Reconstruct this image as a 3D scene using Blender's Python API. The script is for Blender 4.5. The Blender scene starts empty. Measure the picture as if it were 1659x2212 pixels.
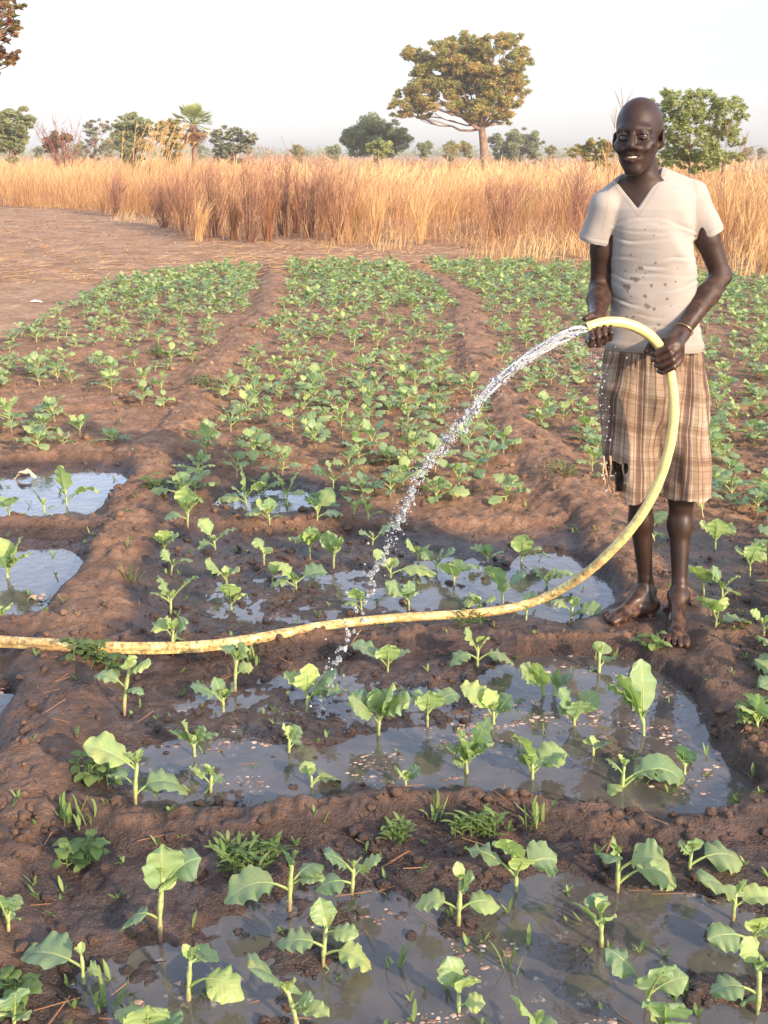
import bpy, math, random
import numpy as np
from mathutils import Vector, Matrix, noise as mnoise

S = bpy.context.scene
C = S.collection
R = math.radians

# ------------------------------------------------------------------ camera
CAM_H = 1.58
PITCH = 18.2
cam_data = bpy.data.cameras.new('camera')
cam_data.sensor_fit = 'VERTICAL'
cam_data.angle_y = R(50.0)
cam_data.clip_start = 0.05
cam_data.clip_end = 20000
cam = bpy.data.objects.new('camera', cam_data)
C.objects.link(cam)
cam.location = (0, 0, CAM_H)
cam.rotation_euler = (R(90 - PITCH), 0, 0)
S.camera = cam

# ------------------------------------------------------------------ sky, sun, exposure
SUN_EL, SUN_AZ = 23.0, 42.0          # azimuth to the right of straight behind the camera
sun_dir = Vector((math.sin(R(SUN_AZ)) * math.cos(R(SUN_EL)), -math.cos(R(SUN_AZ)) * math.cos(R(SUN_EL)), math.sin(R(SUN_EL))))
world = bpy.data.worlds.new("World")
S.world = world
world.use_nodes = True
wt = world.node_tree
wt.nodes.clear()
wo = wt.nodes.new('ShaderNodeOutputWorld')
bg = wt.nodes.new('ShaderNodeBackground')
sky = wt.nodes.new('ShaderNodeTexSky')
sky.sky_type = 'NISHITA'
sky.sun_disc = False
sky.sun_elevation = R(SUN_EL)
sky.sun_rotation = math.atan2(sun_dir.x, sun_dir.y)
sky.air_density = 1.0
sky.dust_density = 1.0
sky.ozone_density = 1.0
hs = wt.nodes.new('ShaderNodeHueSaturation')     # thin high haze bleaches the blue out of the sky
hs.inputs['Saturation'].default_value = 0.62
hs.inputs['Value'].default_value = 1.0
wt.links.new(sky.outputs[0], hs.inputs['Color'])
# dry season haze: a dull lavender band low down, with brightness added above the frame for puddle reflections and fill
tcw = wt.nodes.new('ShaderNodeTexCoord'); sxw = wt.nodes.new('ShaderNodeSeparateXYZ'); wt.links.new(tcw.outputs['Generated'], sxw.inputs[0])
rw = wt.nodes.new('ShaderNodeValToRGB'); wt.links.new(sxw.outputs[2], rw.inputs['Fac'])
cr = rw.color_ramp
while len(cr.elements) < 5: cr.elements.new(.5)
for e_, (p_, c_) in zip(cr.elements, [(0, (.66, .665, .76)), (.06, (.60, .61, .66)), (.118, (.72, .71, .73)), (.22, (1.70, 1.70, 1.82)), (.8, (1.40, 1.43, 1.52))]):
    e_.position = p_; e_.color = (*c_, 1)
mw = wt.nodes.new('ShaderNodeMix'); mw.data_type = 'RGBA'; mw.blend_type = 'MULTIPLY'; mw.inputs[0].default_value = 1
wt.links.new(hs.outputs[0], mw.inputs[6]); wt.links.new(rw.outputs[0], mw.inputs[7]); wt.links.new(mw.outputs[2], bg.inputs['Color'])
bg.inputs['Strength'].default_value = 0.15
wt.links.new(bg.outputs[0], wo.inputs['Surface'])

sd = bpy.data.lights.new('sun', 'SUN')
sd.energy = 3.7
sd.angle = R(0.6)
sd.color = (1.0, 0.75, 0.48)
sun = bpy.data.objects.new('sun', sd)
C.objects.link(sun)
sun.rotation_euler = sun_dir.to_track_quat('Z', 'Y').to_euler()
sun.location = (20, -20, 30)

S.view_settings.view_transform = 'Standard'
S.view_settings.look = 'None'
S.view_settings.exposure = 1.12
S.view_settings.gamma = 1.0
S.cycles.use_denoising = True
S.cycles.max_bounces = 6
S.cycles.transparent_max_bounces = 12
S.cycles.transmission_bounces = 6
S.cycles.caustics_reflective = False
S.cycles.caustics_refractive = False

# ------------------------------------------------------------------ measuring helpers
FPX = 1106 / math.tan(R(25))
CP, SP = math.cos(R(PITCH)), math.sin(R(PITCH))
def ray(u, v):
    x = (u - 829.5) / FPX; up = -(v - 1106) / FPX
    return (x, CP + up * SP, -SP + up * CP)
def gp(u, v, z=0.0):                 # where a line of sight meets level z
    d = ray(u, v); t = (z - CAM_H) / d[2]
    return (d[0] * t, d[1] * t)
def P(u, v, y):                      # where a line of sight meets the upright plane at distance y
    d = ray(u, v); t = y / d[1]
    return np.array((d[0] * t, y, CAM_H + d[2] * t))

def tag(o, label=None, cat=None, group=None, kind=None):
    if label: o['label'] = label
    if cat: o['category'] = cat
    if group: o['group'] = group
    if kind: o['kind'] = kind
    return o
def empty(name, loc=(0, 0, 0), rz=0.0):
    o = bpy.data.objects.new(name, None)
    o.empty_display_size = 0.05
    C.objects.link(o)
    o.location = loc; o.rotation_euler = (0, 0, rz)
    return o

def np_mesh(name, verts, faces, smooth=True, uv=None, attrs=None, mats=None, mat_idx=None):
    """faces: list of (k,n) int arrays or one array; all faces in one array have n corners"""
    if not isinstance(faces, (list, tuple)): faces = [faces]
    faces = [f for f in faces if len(f)]
    verts = np.asarray(verts, dtype=np.float32)
    me = bpy.data.meshes.new(name)
    me.vertices.add(len(verts))
    me.vertices.foreach_set('co', verts.ravel())
    loops = np.concatenate([f.ravel() for f in faces]).astype(np.int32)
    tot = np.concatenate([np.full(len(f), f.shape[1], np.int32) for f in faces])
    st = np.concatenate([[0], np.cumsum(tot)[:-1]]).astype(np.int32)
    me.loops.add(len(loops)); me.polygons.add(len(tot))
    me.loops.foreach_set('vertex_index', loops)
    me.polygons.foreach_set('loop_start', st)
    me.update(calc_edges=True)
    if smooth: me.polygons.foreach_set('use_smooth', np.ones(len(tot), bool))
    if uv is not None:
        l = me.uv_layers.new(name='UVMap')
        l.data.foreach_set('uv', np.asarray(uv, np.float32)[loops].ravel())
    if attrs:
        for k, a in attrs.items():
            a = np.asarray(a, np.float32)
            if a.ndim == 1:
                at = me.attributes.new(k, 'FLOAT', 'POINT'); at.data.foreach_set('value', a)
            else:
                at = me.attributes.new(k, 'FLOAT_VECTOR', 'POINT'); at.data.foreach_set('vector', a.ravel())
    for m in (mats or []): me.materials.append(m)
    if mat_idx is not None: me.polygons.foreach_set('material_index', np.asarray(mat_idx, np.int32))
    me.validate()
    return me
def link(name, me, parent=None, loc=None):
    o = bpy.data.objects.new(name, me)
    C.objects.link(o)
    if parent: o.parent = parent
    if loc is not None: o.location = loc
    return o

class MB:
    """collects verts / quads / tris with uv and a per-vertex tint"""
    def __init__(s): s.v = []; s.q = []; s.t = []; s.uv = []; s.a = []; s.n = 0
    def add(s, v, q=None, t=None, uv=None, a=0.0):
        v = np.asarray(v, float).reshape(-1, 3)
        if q is not None and len(q): s.q.append(np.asarray(q) + s.n)
        if t is not None and len(t): s.t.append(np.asarray(t) + s.n)
        s.v.append(v); s.uv.append(np.zeros((len(v), 2)) if uv is None else np.asarray(uv))
        s.a.append(np.full(len(v), a) if np.isscalar(a) else np.asarray(a)); s.n += len(v)
    def mesh(s, name, mat, smooth=True):
        fs = []
        if s.q: fs.append(np.concatenate(s.q))
        if s.t: fs.append(np.concatenate(s.t))
        return np_mesh(name, np.concatenate(s.v), fs, smooth, np.concatenate(s.uv), {'tint': np.concatenate(s.a)}, [mat] if mat else [])

# ------------------------------------------------------------------ noise in numpy
def _hash(ix, iy, iz, seed):
    h = (ix.astype(np.int64) * 374761393 + iy.astype(np.int64) * 668265263 + iz.astype(np.int64) * 1274126177 + seed * 982451653) & 0xffffffff
    h = ((h ^ (h >> 13)) * 1274126177) & 0xffffffff
    h = (h ^ (h >> 16)) & 0xffffff
    return h.astype(np.float32) / 0xffffff * 2 - 1
def vnoise(x, y, z=None, seed=0):
    if z is None: z = np.zeros_like(x)
    xi, yi, zi = np.floor(x), np.floor(y), np.floor(z)
    fx, fy, fz = x - xi, y - yi, z - zi
    fx = fx * fx * (3 - 2 * fx); fy = fy * fy * (3 - 2 * fy); fz = fz * fz * (3 - 2 * fz)
    r = 0
    for a in (0, 1):
        for b in (0, 1):
            w = (fx if a else 1 - fx) * (fy if b else 1 - fy)
            r = r + w * ((1 - fz) * _hash(xi + a, yi + b, zi, seed) + fz * _hash(xi + a, yi + b, zi + 1, seed))
    return r
def vnoise2(x, y, seed=0):
    xi, yi = np.floor(x), np.floor(y)
    fx, fy = x - xi, y - yi
    fx = fx * fx * (3 - 2 * fx); fy = fy * fy * (3 - 2 * fy)
    z = np.zeros_like(xi); r = 0
    for a in (0, 1):
        for b in (0, 1):
            r = r + (fx if a else 1 - fx) * (fy if b else 1 - fy) * _hash(xi + a, yi + b, z, seed)
    return r
def fbm2(x, y, octv=4, seed=0, gain=0.5):
    r = 0; a = 1.0
    for i in range(octv):
        r = r + a * vnoise2(x * 2 ** i + 17.3 * i, y * 2 ** i - 9.1 * i, seed + i); a *= gain
    return r
def sstep(a, b, x):
    t = np.clip((x - a) / (b - a), 0, 1); return t * t * (3 - 2 * t)

# ------------------------------------------------------------------ material helper
def mat(name, base=(0.5, 0.5, 0.5), rough=0.6, spec=0.5, **kw):
    m = bpy.data.materials.new(name); m.use_nodes = True
    b = m.node_tree.nodes['Principled BSDF']
    b.inputs['Base Color'].default_value = (*base, 1)
    b.inputs['Roughness'].default_value = rough
    b.inputs['Specular IOR Level'].default_value = spec
    for k, v in kw.items(): b.inputs[k.replace('_', ' ')].default_value = v
    return m
class NT:
    def __init__(s, m): s.m = m; s.t = m.node_tree; s.b = s.t.nodes.get('Principled BSDF')
    def n(s, typ, **kw):
        x = s.t.nodes.new('ShaderNode' + typ)
        for k, v in kw.items(): setattr(x, k, v)
        return x
    def l(s, a, b): s.t.links.new(a, b)
    def val(s, node, **kw):
        for k, v in kw.items(): node.inputs[k.replace('_', ' ')].default_value = v
        return node
    def attr(s, name): x = s.n('Attribute'); x.attribute_name = name; return x.outputs['Fac']
    def noise(s, scale, detail=4, rough=0.55, vec=None, dim='3D'):
        x = s.n('TexNoise'); x.inputs['Scale'].default_value = scale; x.inputs['Detail'].default_value = detail; x.inputs['Roughness'].default_value = rough
        if vec is not None: s.l(vec, x.inputs['Vector'])
        return x.outputs['Fac']
    def pos(s): return s.n('NewGeometry').outputs['Position']
    def obj(s): return s.n('TexCoord').outputs['Object']
    def ramp(s, fac, stops, interp='LINEAR'):
        x = s.n('ValToRGB'); s.l(fac, x.inputs['Fac']); cr = x.color_ramp; cr.interpolation = interp
        while len(cr.elements) < len(stops): cr.elements.new(0.5)
        for e, (p, c) in zip(cr.elements, stops):
            e.position = p; e.color = (*c, 1) if len(c) == 3 else c
        return x.outputs['Color']
    def mix(s, fac, a, b, mode='MIX'):
        x = s.n('Mix'); x.data_type = 'RGBA'; x.blend_type = mode
        for sock, vv in ((x.inputs[0], fac), (x.inputs[6], a), (x.inputs[7], b)):
            if hasattr(vv, 'links'): s.l(vv, sock)
            elif isinstance(vv, (int, float)): sock.default_value = vv
            else: sock.default_value = (*vv, 1)
        return x.outputs[2]
    def math(s, op, a, b=None, clamp=False, c=None):
        x = s.n('Math'); x.operation = op; x.use_clamp = clamp
        for i, vv in enumerate((a, b, c)):
            if vv is None: continue
            if hasattr(vv, 'links'): s.l(vv, x.inputs[i])
            else: x.inputs[i].default_value = vv
        return x.outputs[0]
    def bump(s, h, strength=0.5, dist=0.01):
        x = s.n('Bump'); x.inputs['Strength'].default_value = strength; x.inputs['Distance'].default_value = dist
        s.l(h, x.inputs['Height']); s.l(x.outputs[0], s.b.inputs['Normal']); return x.outputs[0]
    def set(s, name, sock): s.l(sock, s.b.inputs[name])
# ------------------------------------------------------------------ ground relief
def pl(pts, z=0.0): return np.array([gp(u, v, z) for u, v in pts])
WATER_Z = -0.014
RIDGES = [  # (polyline, half width, height)
    (pl([(602,540),(600,570),(592,620),(572,680),(520,740),(470,800),(440,850),(400,905),(350,960),(322,1010),(325,1060),(300,1130),(250,1200),(222,1280),(180,1350),(135,1430),(110,1520),(92,1620),(72,1720),(20,1820),(-70,1950),(-200,2200)]), .19, .062),
    (pl([(880,560),(905,585),(960,615),(1000,655),(1012,700),(1015,750),(1030,800),(1075,860),(1120,930),(1165,985),(1215,1045),(1265,1105),(1320,1165),(1370,1230),(1410,1300),(1450,1375),(1510,1425),(1590,1475),(1650,1550),(1730,1640),(1850,1760),(2000,1950)]), .19, .062),
    (pl([(322,1120),(450,1142),(600,1142),(750,1138),(950,1140),(1150,1132),(1270,1120)]), .07, .034),
    (pl([(130,1425),(300,1380),(500,1392),(700,1388),(900,1384),(1100,1390),(1300,1384),(1450,1375)]), .075, .038),
    (pl([(60,1740),(300,1795),(500,1806),(700,1782),(950,1748),(1150,1765),(1400,1800),(1560,1770),(1700,1690),(1900,1640)]), .075, .036),
    (pl([(400,1003),(600,1000),(800,996),(1000,992),(1165,985)]), .08, .022),
    (pl([(500,760),(700,766),(900,762),(1015,750)]), .10, .02),
    (pl([(575,682),(750,688),(1000,684)]), .14, .032),
    (pl([(-150,1010),(0,1000),(150,988),(322,1000)]), .10, .05),
    (pl([(-150,1140),(0,1148),(150,1150),(300,1135)]), .08, .05),
    (pl([(-150,1380),(0,1372),(100,1366),(180,1352)]), .15, .05),
    (pl([(-120,1610),(0,1605),(92,1600)]), .06, .04),
    (pl([(-200,868),(0,872),(200,876),(430,862)]), .14, .04),
    (pl([(-300,775),(0,770),(250,765),(500,762)]), .14, .035),
    (pl([(150,700),(300,704),(560,690)]), .14, .035),
    (pl([(1215,1045),(1350,1040),(1500,1050),(1750,1060)]), .08, .03),
    (pl([(1450,1375),(1600,1390),(1800,1400)]), .14, .04),
    (pl([(1012,700),(1250,712),(1600,730)]), .14, .03),
    (pl([(1075,860),(1250,868),(1600,880)]), .12, .03),
]
def ell(u, v, du, dv):
    x, y = gp(u, v); x1, _ = gp(u + du, v); _, y0 = gp(u, v - dv); _, y1 = gp(u, v + dv)
    return (x, (y0 + y1) / 2, x1 - x, (y0 - y1) / 2)
FEET = [(gp(1420, 1318, .034), gp(1304, 1343, .034)), (gp(1462, 1318, .034), gp(1456, 1399, .034))]
BASINS = [  # ellipse, depth, softness
    (ell(70,1068,225,60), .06, .2), (ell(10,1260,170,90), .06, .2), (ell(-20,1680,85,55), .06, .25), (ell(-40,1530,55,50), .06, .25),
    (ell(590,1078,130,32), .036, .5), (ell(1205,1262,130,75), .06, .2), (ell(720,1275,380,75), .020, .3), (ell(1000,1260,200,70), .028, .5),
    (ell(1330,1575,345,185), .06, .18), (ell(1010,1640,300,115), .040, .4), (ell(520,1670,350,95), .030, .4), (ell(700,1530,460,110), .019, .4),
    (ell(1380,2010,420,140), .034, .4), (ell(1050,2180,560,150), .040, .3), (ell(420,2130,360,110), .026, .4), (ell(700,2000,320,90), .024, .4),
    (ell(1400,2300,600,140), .038, .3), (ell(520,2010,120,60), .026, .4),
]
FAR_Y = gp(800, 575)[1]
LB = pl([(-900,900),(0,735),(120,675),(250,612),(420,585),(620,574),(1100,572),(1500,600),(1900,640)])   # edge of the tilled plot
def seg_dist(x, y, poly):
    d = np.full(x.shape, 1e9)
    for (ax, ay), (bx, by) in zip(poly[:-1], poly[1:]):
        dx, dy = bx - ax, by - ay; L = dx * dx + dy * dy
        t = np.clip(((x - ax) * dx + (y - ay) * dy) / L, 0, 1)
        d = np.minimum(d, np.hypot(x - ax - t * dx, y - ay - t * dy))
    return d
def tilled_mask(x, y):
    yb = np.interp(x, [-9, -5, LB[1][0], LB[2][0], LB[3][0], LB[4][0], LB[5][0], LB[6][0], LB[7][0], LB[8][0]],
                      [4.0, 7.0, LB[1][1], LB[2][1], LB[3][1], LB[4][1], LB[5][1], LB[6][1], LB[7][1], LB[8][1]])
    return sstep(0.5, -0.3, y - yb)
def wet_region(x, y):
    yw = gp(800, 1150)[1]; yl = gp(100, 1000)[1]
    m = sstep(yw + .35, yw - .25, y + .25 * vnoise2(x * 2.1, y * 2.1, 5))
    ml = sstep(yl + .3, yl - .2, y) * sstep(-.75, -1.05, x)
    bx, by, rx, ry = BASINS[4][0]
    mp = np.exp(-(((x - bx) / (rx * 1.4)) ** 2 + ((y - by) / (ry * 1.9)) ** 2))
    mr = 1 - sstep(1.15, 1.5, x - .16 * (y - 3.4)) * sstep(2.6, 3.2, y) * .65
    return np.clip(np.maximum(np.maximum(m, ml), mp) * mr, 0, 1)
def ground_h(x, y, fine=True):
    x = np.asarray(x, float); y = np.asarray(y, float)
    sh = x.shape; x = x.ravel(); y = y.ravel()
    til = tilled_mask(x, y)
    wx = x + .06 * vnoise2(x * 3, y * 3, 31); wy = y + .06 * vnoise2(x * 3, y * 3, 32)
    rd = np.zeros_like(x); near = y < 30
    for poly, hw, h in RIDGES:
        d = seg_dist(wx[near], wy[near], poly)
        d = d * (1 + .25 * vnoise2(x[near] * 5, y[near] * 5, 33))
        r = h * .80 * (1 - sstep(hw * .25, hw * 1.15, d))
        rd[near] = np.maximum(rd[near], r)
    z = rd * (.4 + .6 * til)
    bs = np.zeros_like(x)
    for (bx, by, rx, ry), dep, soft in BASINS:
        q = np.sqrt(((wx - bx) / rx) ** 2 + ((wy - by) / ry) ** 2) + .10 * vnoise2(x * 6, y * 6, 35)
        bs = np.maximum(bs, dep * (1 - sstep(1 - soft, 1 + soft * .4, q)))
    z = z - bs * (1 - sstep(.01, .04, rd))
    far = sstep(25, 12, y)
    z = z + .004
    if fine:
        wetm = wet_region(x, y)
        rough = (.35 + .65 * til) * far * (1 - .42 * wetm * (1 - sstep(.01, .03, rd)))
        z = z + rough * (.008 * fbm2(x * 6, y * 6, 2, 41) + (.0045 - .001 * wetm) * fbm2(x * 22, y * 22, 3, 43, .6))
        bl = np.abs(vnoise2(x * 17 + .3, y * 17, 61)) * .012 + np.abs(vnoise2(x * 38, y * 38, 63)) * .009 + np.abs(vnoise2(x * 71, y * 71, 65)) * .005
        z = z + rough * (bl - .008)
        cl = np.maximum(0, vnoise2(x * 13, y * 13, 47) - .42) * .026          # clods standing proud
        cl2 = np.maximum(0, vnoise2(x * 31, y * 31, 49) - .3) * .014
        z = z + rough * (cl + cl2)
    for (ax_, ay_), (bx_, by_) in FEET:
        L2 = (bx_ - ax_) ** 2 + (by_ - ay_) ** 2; tt = np.clip(((x - ax_) * (bx_ - ax_) + (y - ay_) * (by_ - ay_)) / L2, 0, 1)
        w_ = sstep(.13, .045, np.hypot(x - ax_ - tt * (bx_ - ax_), y - ay_ - tt * (by_ - ay_)))
        z = z * (1 - w_) + .032 * w_
    z = z + .35 * sstep(30, 400, y) * fbm2(x * .01, y * .01, 2, 51)
    return z.reshape(sh), rd.reshape(sh)

def build_ground():
    ys = [-60, -20, -8, -3, -1, 0.0, .5, .8, 1.0, 1.15]
    y = 1.25
    while y < 16: ys.append(y); y *= 1.0048
    while y < 60: ys.append(y); y *= 1.02
    while y < 600: ys.append(y); y *= 1.12
    ys = np.array(ys)
    n = 560
    s = np.linspace(-1, 1, n)
    s = .62 * s + .38 * s ** 3
    hw = np.where(ys < 1.25, 2.3 + np.maximum(0, -ys) * 1.5, .62 * ys + 1.5) 
    hw = np.where(ys > 40, ys * 1.2, hw)
    X = s[None, :] * hw[:, None] * 1.0; Y = np.repeat(ys[:, None], n, 1)
    Z, rd = ground_h(X, Y)
    til = tilled_mask(X.ravel(), Y.ravel())
    wet = wet_region(X.ravel(), Y.ravel())
    z = Z.ravel()
    lo_ = .08 + .42 * sstep(4.0, 3.0, Y.ravel())
    w = wet * np.clip(1.08 - np.maximum(0, z - WATER_Z - .010) / .070, lo_, 1)
    v = np.stack([X.ravel(), Y.ravel(), z], 1)
    i = np.arange(len(ys) - 1)[:, None] * n + np.arange(n - 1)[None, :]
    q = np.stack([i, i + 1, i + n + 1, i + n], -1).reshape(-1, 4)
    m = mat('soil', rough=.9); t = NT(m)
    p = t.pos()
    n1 = t.noise(9, 6, .6, p); n2 = t.noise(55, 5, .65, p); n3 = t.noise(.9, 3, .5, p)
    dry = t.ramp(n1, [(.3, (.30, .172, .10)), (.55, (.45, .275, .160)), (.75, (.58, .39, .24))])
    tilc = t.ramp(n1, [(.3, (.150, .078, .045)), (.5, (.26, .142, .082)), (.72, (.41, .235, .14))])
    dry = t.mix(t.ramp(t.noise(1.6, 5, .65, p), [(.38, (0, 0, 0)), (.62, (1, 1, 1))]), dry, t.mix(1, dry, (.62, .56, .52), 'MULTIPLY'))
    base = t.mix(t.attr('tilled'), dry, tilc)
    base = t.mix(t.math('MULTIPLY', t.ramp(t.noise(31, 5, .7, p), [(.42, (0, 0, 0)), (.58, (1, 1, 1))]), .55), base, t.mix(1, base, (.5, .5, .5), 'MULTIPLY'))
    wetc = t.ramp(n1, [(.3, (.030, .018, .015)), (.55, (.062, .035, .026)), (.75, (.15, .082, .052))])
    wsum = t.math('ADD', t.attr('wet'), t.math('MULTIPLY', t.math('SUBTRACT', n3, .5), .5))
    wf = t.ramp(wsum, [(.17, (0, 0, 0)), (.62, (1, 1, 1))])
    col = t.mix(wf, base, wetc)
    t.set('Base Color', col)
    t.set('Roughness', t.ramp(wsum, [(.2, (.95, .95, .95)), (.7, (.46, .46, .46)), (1.0, (.22, .22, .22))]))
    h = t.math('ADD', n2, t.math('MULTIPLY', t.noise(160, 4, .6, p), .5))
    t.bump(h, 1.0, .016)
    me = np_mesh('ground', v, q, True, None, {'wet': w, 'tilled': til}, [m])
    o = link('ground', me); tag(o, kind='structure')
build_ground()

# ------------------------------------------------------------------ standing water
def water_mat():
    m = mat('muddy_water', (.07, .05, .038), .04, .5, IOR=1.62); t = NT(m)
    p = t.pos()
    n = t.noise(7, 5, .6, p); f = t.noise(26, 6, .7, p); f2 = t.noise(3.0, 3, .5, p)
    col = t.mix(t.ramp(n, [(.35, (0, 0, 0)), (.7, (1, 1, 1))]), (.060, .054, .052), (.105, .092, .082))
    fm = t.math('MULTIPLY', t.ramp(f, [(.60, (0, 0, 0)), (.68, (1, 1, 1))]), t.ramp(f2, [(.46, (0, 0, 0)), (.58, (1, 1, 1))]))
    t.set('Base Color', t.mix(t.math('MULTIPLY', fm, .7), col, (.42, .33, .27)))          # drifting scum
    t.set('Roughness', t.math('ADD', t.math('MULTIPLY', fm, .45), .035))
    h = t.math('ADD', t.noise(28, 3, .5, p), t.math('MULTIPLY', t.noise(6, 2, .5, p), .8))
    t.bump(h, .11, .012)
    return m
WM = water_mat()
def pool(u0, v0, u1, v1, label=None):
    pts = [gp(u0, v1), gp(u1, v1), gp(u1, v0), gp(u0, v0)]
    x0 = min(p[0] for p in pts); x1 = max(p[0] for p in pts); y0 = pts[0][1]; y1 = pts[2][1]
    me = np_mesh('water', [(x0, y0, WATER_Z), (x1, y0, WATER_Z), (x1, y1, WATER_Z), (x0, y1, WATER_Z)], np.array([[0, 1, 2, 3]]), False, None, None, [WM])
    o = link('water', me); tag(o, kind='structure')
for a in [(-150,1000,300,1135), (-180,1165,190,1352), (-120,1490,30,1580), (-120,1625,80,1740), (300,1030,1220,1120), (250,1160,1400,1362), (120,1400,1760,1762), (-300,1800,2050,2700)]:
    pool(*a)

# ------------------------------------------------------------------ loose clods and crumbs of soil
def ico():
    f = (1 + 5 ** .5) / 2
    v = [(-1,f,0),(1,f,0),(-1,-f,0),(1,-f,0),(0,-1,f),(0,1,f),(0,-1,-f),(0,1,-f),(f,0,-1),(f,0,1),(-f,0,-1),(-f,0,1)]
    t = [(0,11,5),(0,5,1),(0,1,7),(0,7,10),(0,10,11),(1,5,9),(5,11,4),(11,10,2),(10,7,6),(7,1,8),(3,9,4),(3,4,2),(3,2,6),(3,6,8),(3,8,9),(4,9,5),(2,4,11),(6,2,10),(8,6,7),(9,8,1)]
    v = [np.array(p) / np.linalg.norm(p) for p in v]; c = {}; o = []
    def m(a, b):
        k = (min(a, b), max(a, b))
        if k not in c: p = v[a] + v[b]; v.append(p / np.linalg.norm(p)); c[k] = len(v) - 1
        return c[k]
    for a, b, d in t:
        x, y, z = m(a, b), m(b, d), m(d, a); o += [(a, x, z), (b, y, x), (d, z, y), (x, y, z)]
    return np.array(v), np.array(o)
IV, IF = ico()
def build_clods():
    rs = np.random.RandomState(5)
    N = 6500
    yv = 1.3 * np.exp(rs.rand(N * 2) * math.log(11 / 1.3)); xv = (rs.rand(N * 2) * 2 - 1) * (.42 * yv + .35)
    til = tilled_mask(xv, yv); clump = vnoise2(xv * 2.3, yv * 2.3, 71) + .5 * vnoise2(xv * 7, yv * 7, 72)
    k = (til > .5) & (rs.rand(N * 2) < .25 + .75 * sstep(-.2, .6, clump))
    xv, yv = xv[k][:N], yv[k][:N]
    y2 = 8 + 20 * rs.rand(6000); x2 = (rs.rand(6000) * 2 - 1) * (.42 * y2 + .35); k2 = (tilled_mask(x2, y2) < .5) & (vnoise2(x2 * .8, y2 * .8, 73) + .6 * rs.randn(6000) > .2)
    xv, yv = np.concatenate([xv, x2[k2][:2200]]), np.concatenate([yv, y2[k2][:2200]]); n = len(xv)
    g, rd = ground_h(xv, yv)
    s = .0025 + .014 * rs.rand(n) ** 5 + .002 * yv * .35
    sub = g < WATER_Z - .004
    s = np.where(sub, s * .8 , s)
    vs = np.empty((n, 42, 3)); w = wet_region(xv, yv)
    for i in range(n):
        d = 1 + .38 * rs.randn(42)[:, None].clip(-1.2, 1.2) * .55
        a = rs.rand() * 6.28; c_, s_ = math.cos(a), math.sin(a)
        v = IV * d * np.array([1, .6 + .5 * rs.rand(), .55 + .3 * rs.rand()]) * s[i]
        vs[i] = np.stack([v[:, 0] * c_ - v[:, 1] * s_ + xv[i], v[:, 0] * s_ + v[:, 1] * c_ + yv[i], v[:, 2] + g[i] + s[i] * .25], 1)
    f = (IF[None] + (np.arange(n) * 42)[:, None, None]).reshape(-1, 3)
    wt_ = np.repeat(w * np.clip(1 - (g - WATER_Z) / .13, .15, 1), 42); 
    me = np_mesh('soil_clods', vs.reshape(-1, 3), f, True, None, {'wet': wt_ * .85, 'tilled': np.repeat(np.where(yv > 8, .35, .8), 42)}, [bpy.data.materials['soil']])
    tag(link('soil_clods', me), 'crumbs and clods of brown soil scattered over the beds and ridges', 'soil clods', None, 'stuff')
build_clods()
# ------------------------------------------------------------------ leafy crop
def leaf_mat():
    m = mat('kale_leaf', rough=.42, spec=.5); t = NT(m)
    tx = t.n('TexCoord'); sp = t.n('SeparateXYZ'); t.l(tx.outputs['UV'], sp.inputs[0])
    u, v = sp.outputs[0], sp.outputs[1]
    a = t.math('ABSOLUTE', t.math('SUBTRACT', u, .5))                       # distance from midrib
    side = t.math('FRACT', t.math('SUBTRACT', t.math('MULTIPLY', v, 7.5), t.math('MULTIPLY', a, 5.5)))
    vein = t.ramp(t.math('ABSOLUTE', t.math('SUBTRACT', side, .5)), [(0, (1, 1, 1)), (.07, (0, 0, 0))])
    mid = t.ramp(a, [(.012, (1, 1, 1)), (.04, (0, 0, 0))])
    n = t.noise(38, 3, .5, t.obj())
    base = t.mix(t.attr('tint'), (.190, .275, .155), (.420, .475, .175))
    base = t.mix(t.ramp(n, [(.35, (0, 0, 0)), (.7, (1, 1, 1))]), base, t.mix(1, base, (.75, .92, .95), 'MULTIPLY'))
    yl = t.noise(17, 4, .6, t.obj()); base = t.mix(t.math('MULTIPLY', t.ramp(yl, [(.60, (0, 0, 0)), (.72, (1, 1, 1))]), .7), base, (.50, .42, .14))
    bl = t.noise(75, 2, .5, t.obj()); base = t.mix(t.math('MULTIPLY', t.ramp(bl, [(.72, (0, 0, 0)), (.76, (1, 1, 1))]), .8), base, (.20, .12, .06))
    base = t.mix(t.math('MULTIPLY', vein, .28), base, (.30, .40, .20))
    base = t.mix(t.math('MULTIPLY', mid, .7), base, (.42, .48, .25))
    t.set('Base Color', base)
    t.bump(t.math('ADD', t.math('MULTIPLY', vein, -1), t.math('MULTIPLY', n, .6)), .45, .003)
    tr = t.n('BsdfTranslucent'); t.l(t.mix(1, base, (1.35, 1.45, .65), 'MULTIPLY'), tr.inputs['Color'])
    ms = t.n('MixShader'); ms.inputs[0].default_value = .38
    t.l(t.b.outputs[0], ms.inputs[1]); t.l(tr.outputs[0], ms.inputs[2])
    t.l(ms.outputs[0], t.t.nodes['Material Output'].inputs['Surface'])
    return m
def stem_mat():
    m = mat('kale_stem', rough=.5); t = NT(m)
    n = t.noise(60, 4, .6, t.obj())
    c = t.ramp(n, [(.35, (.20, .26, .08)), (.55, (.36, .42, .17)), (.72, (.26, .17, .10))])
    c = t.mix(t.attr('tint'), c, (.30, .10, .11))
    t.set('Base Color', c); return m
LEAF_M, STEM_M = leaf_mat(), stem_mat()
rnd = random.Random(7)

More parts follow.
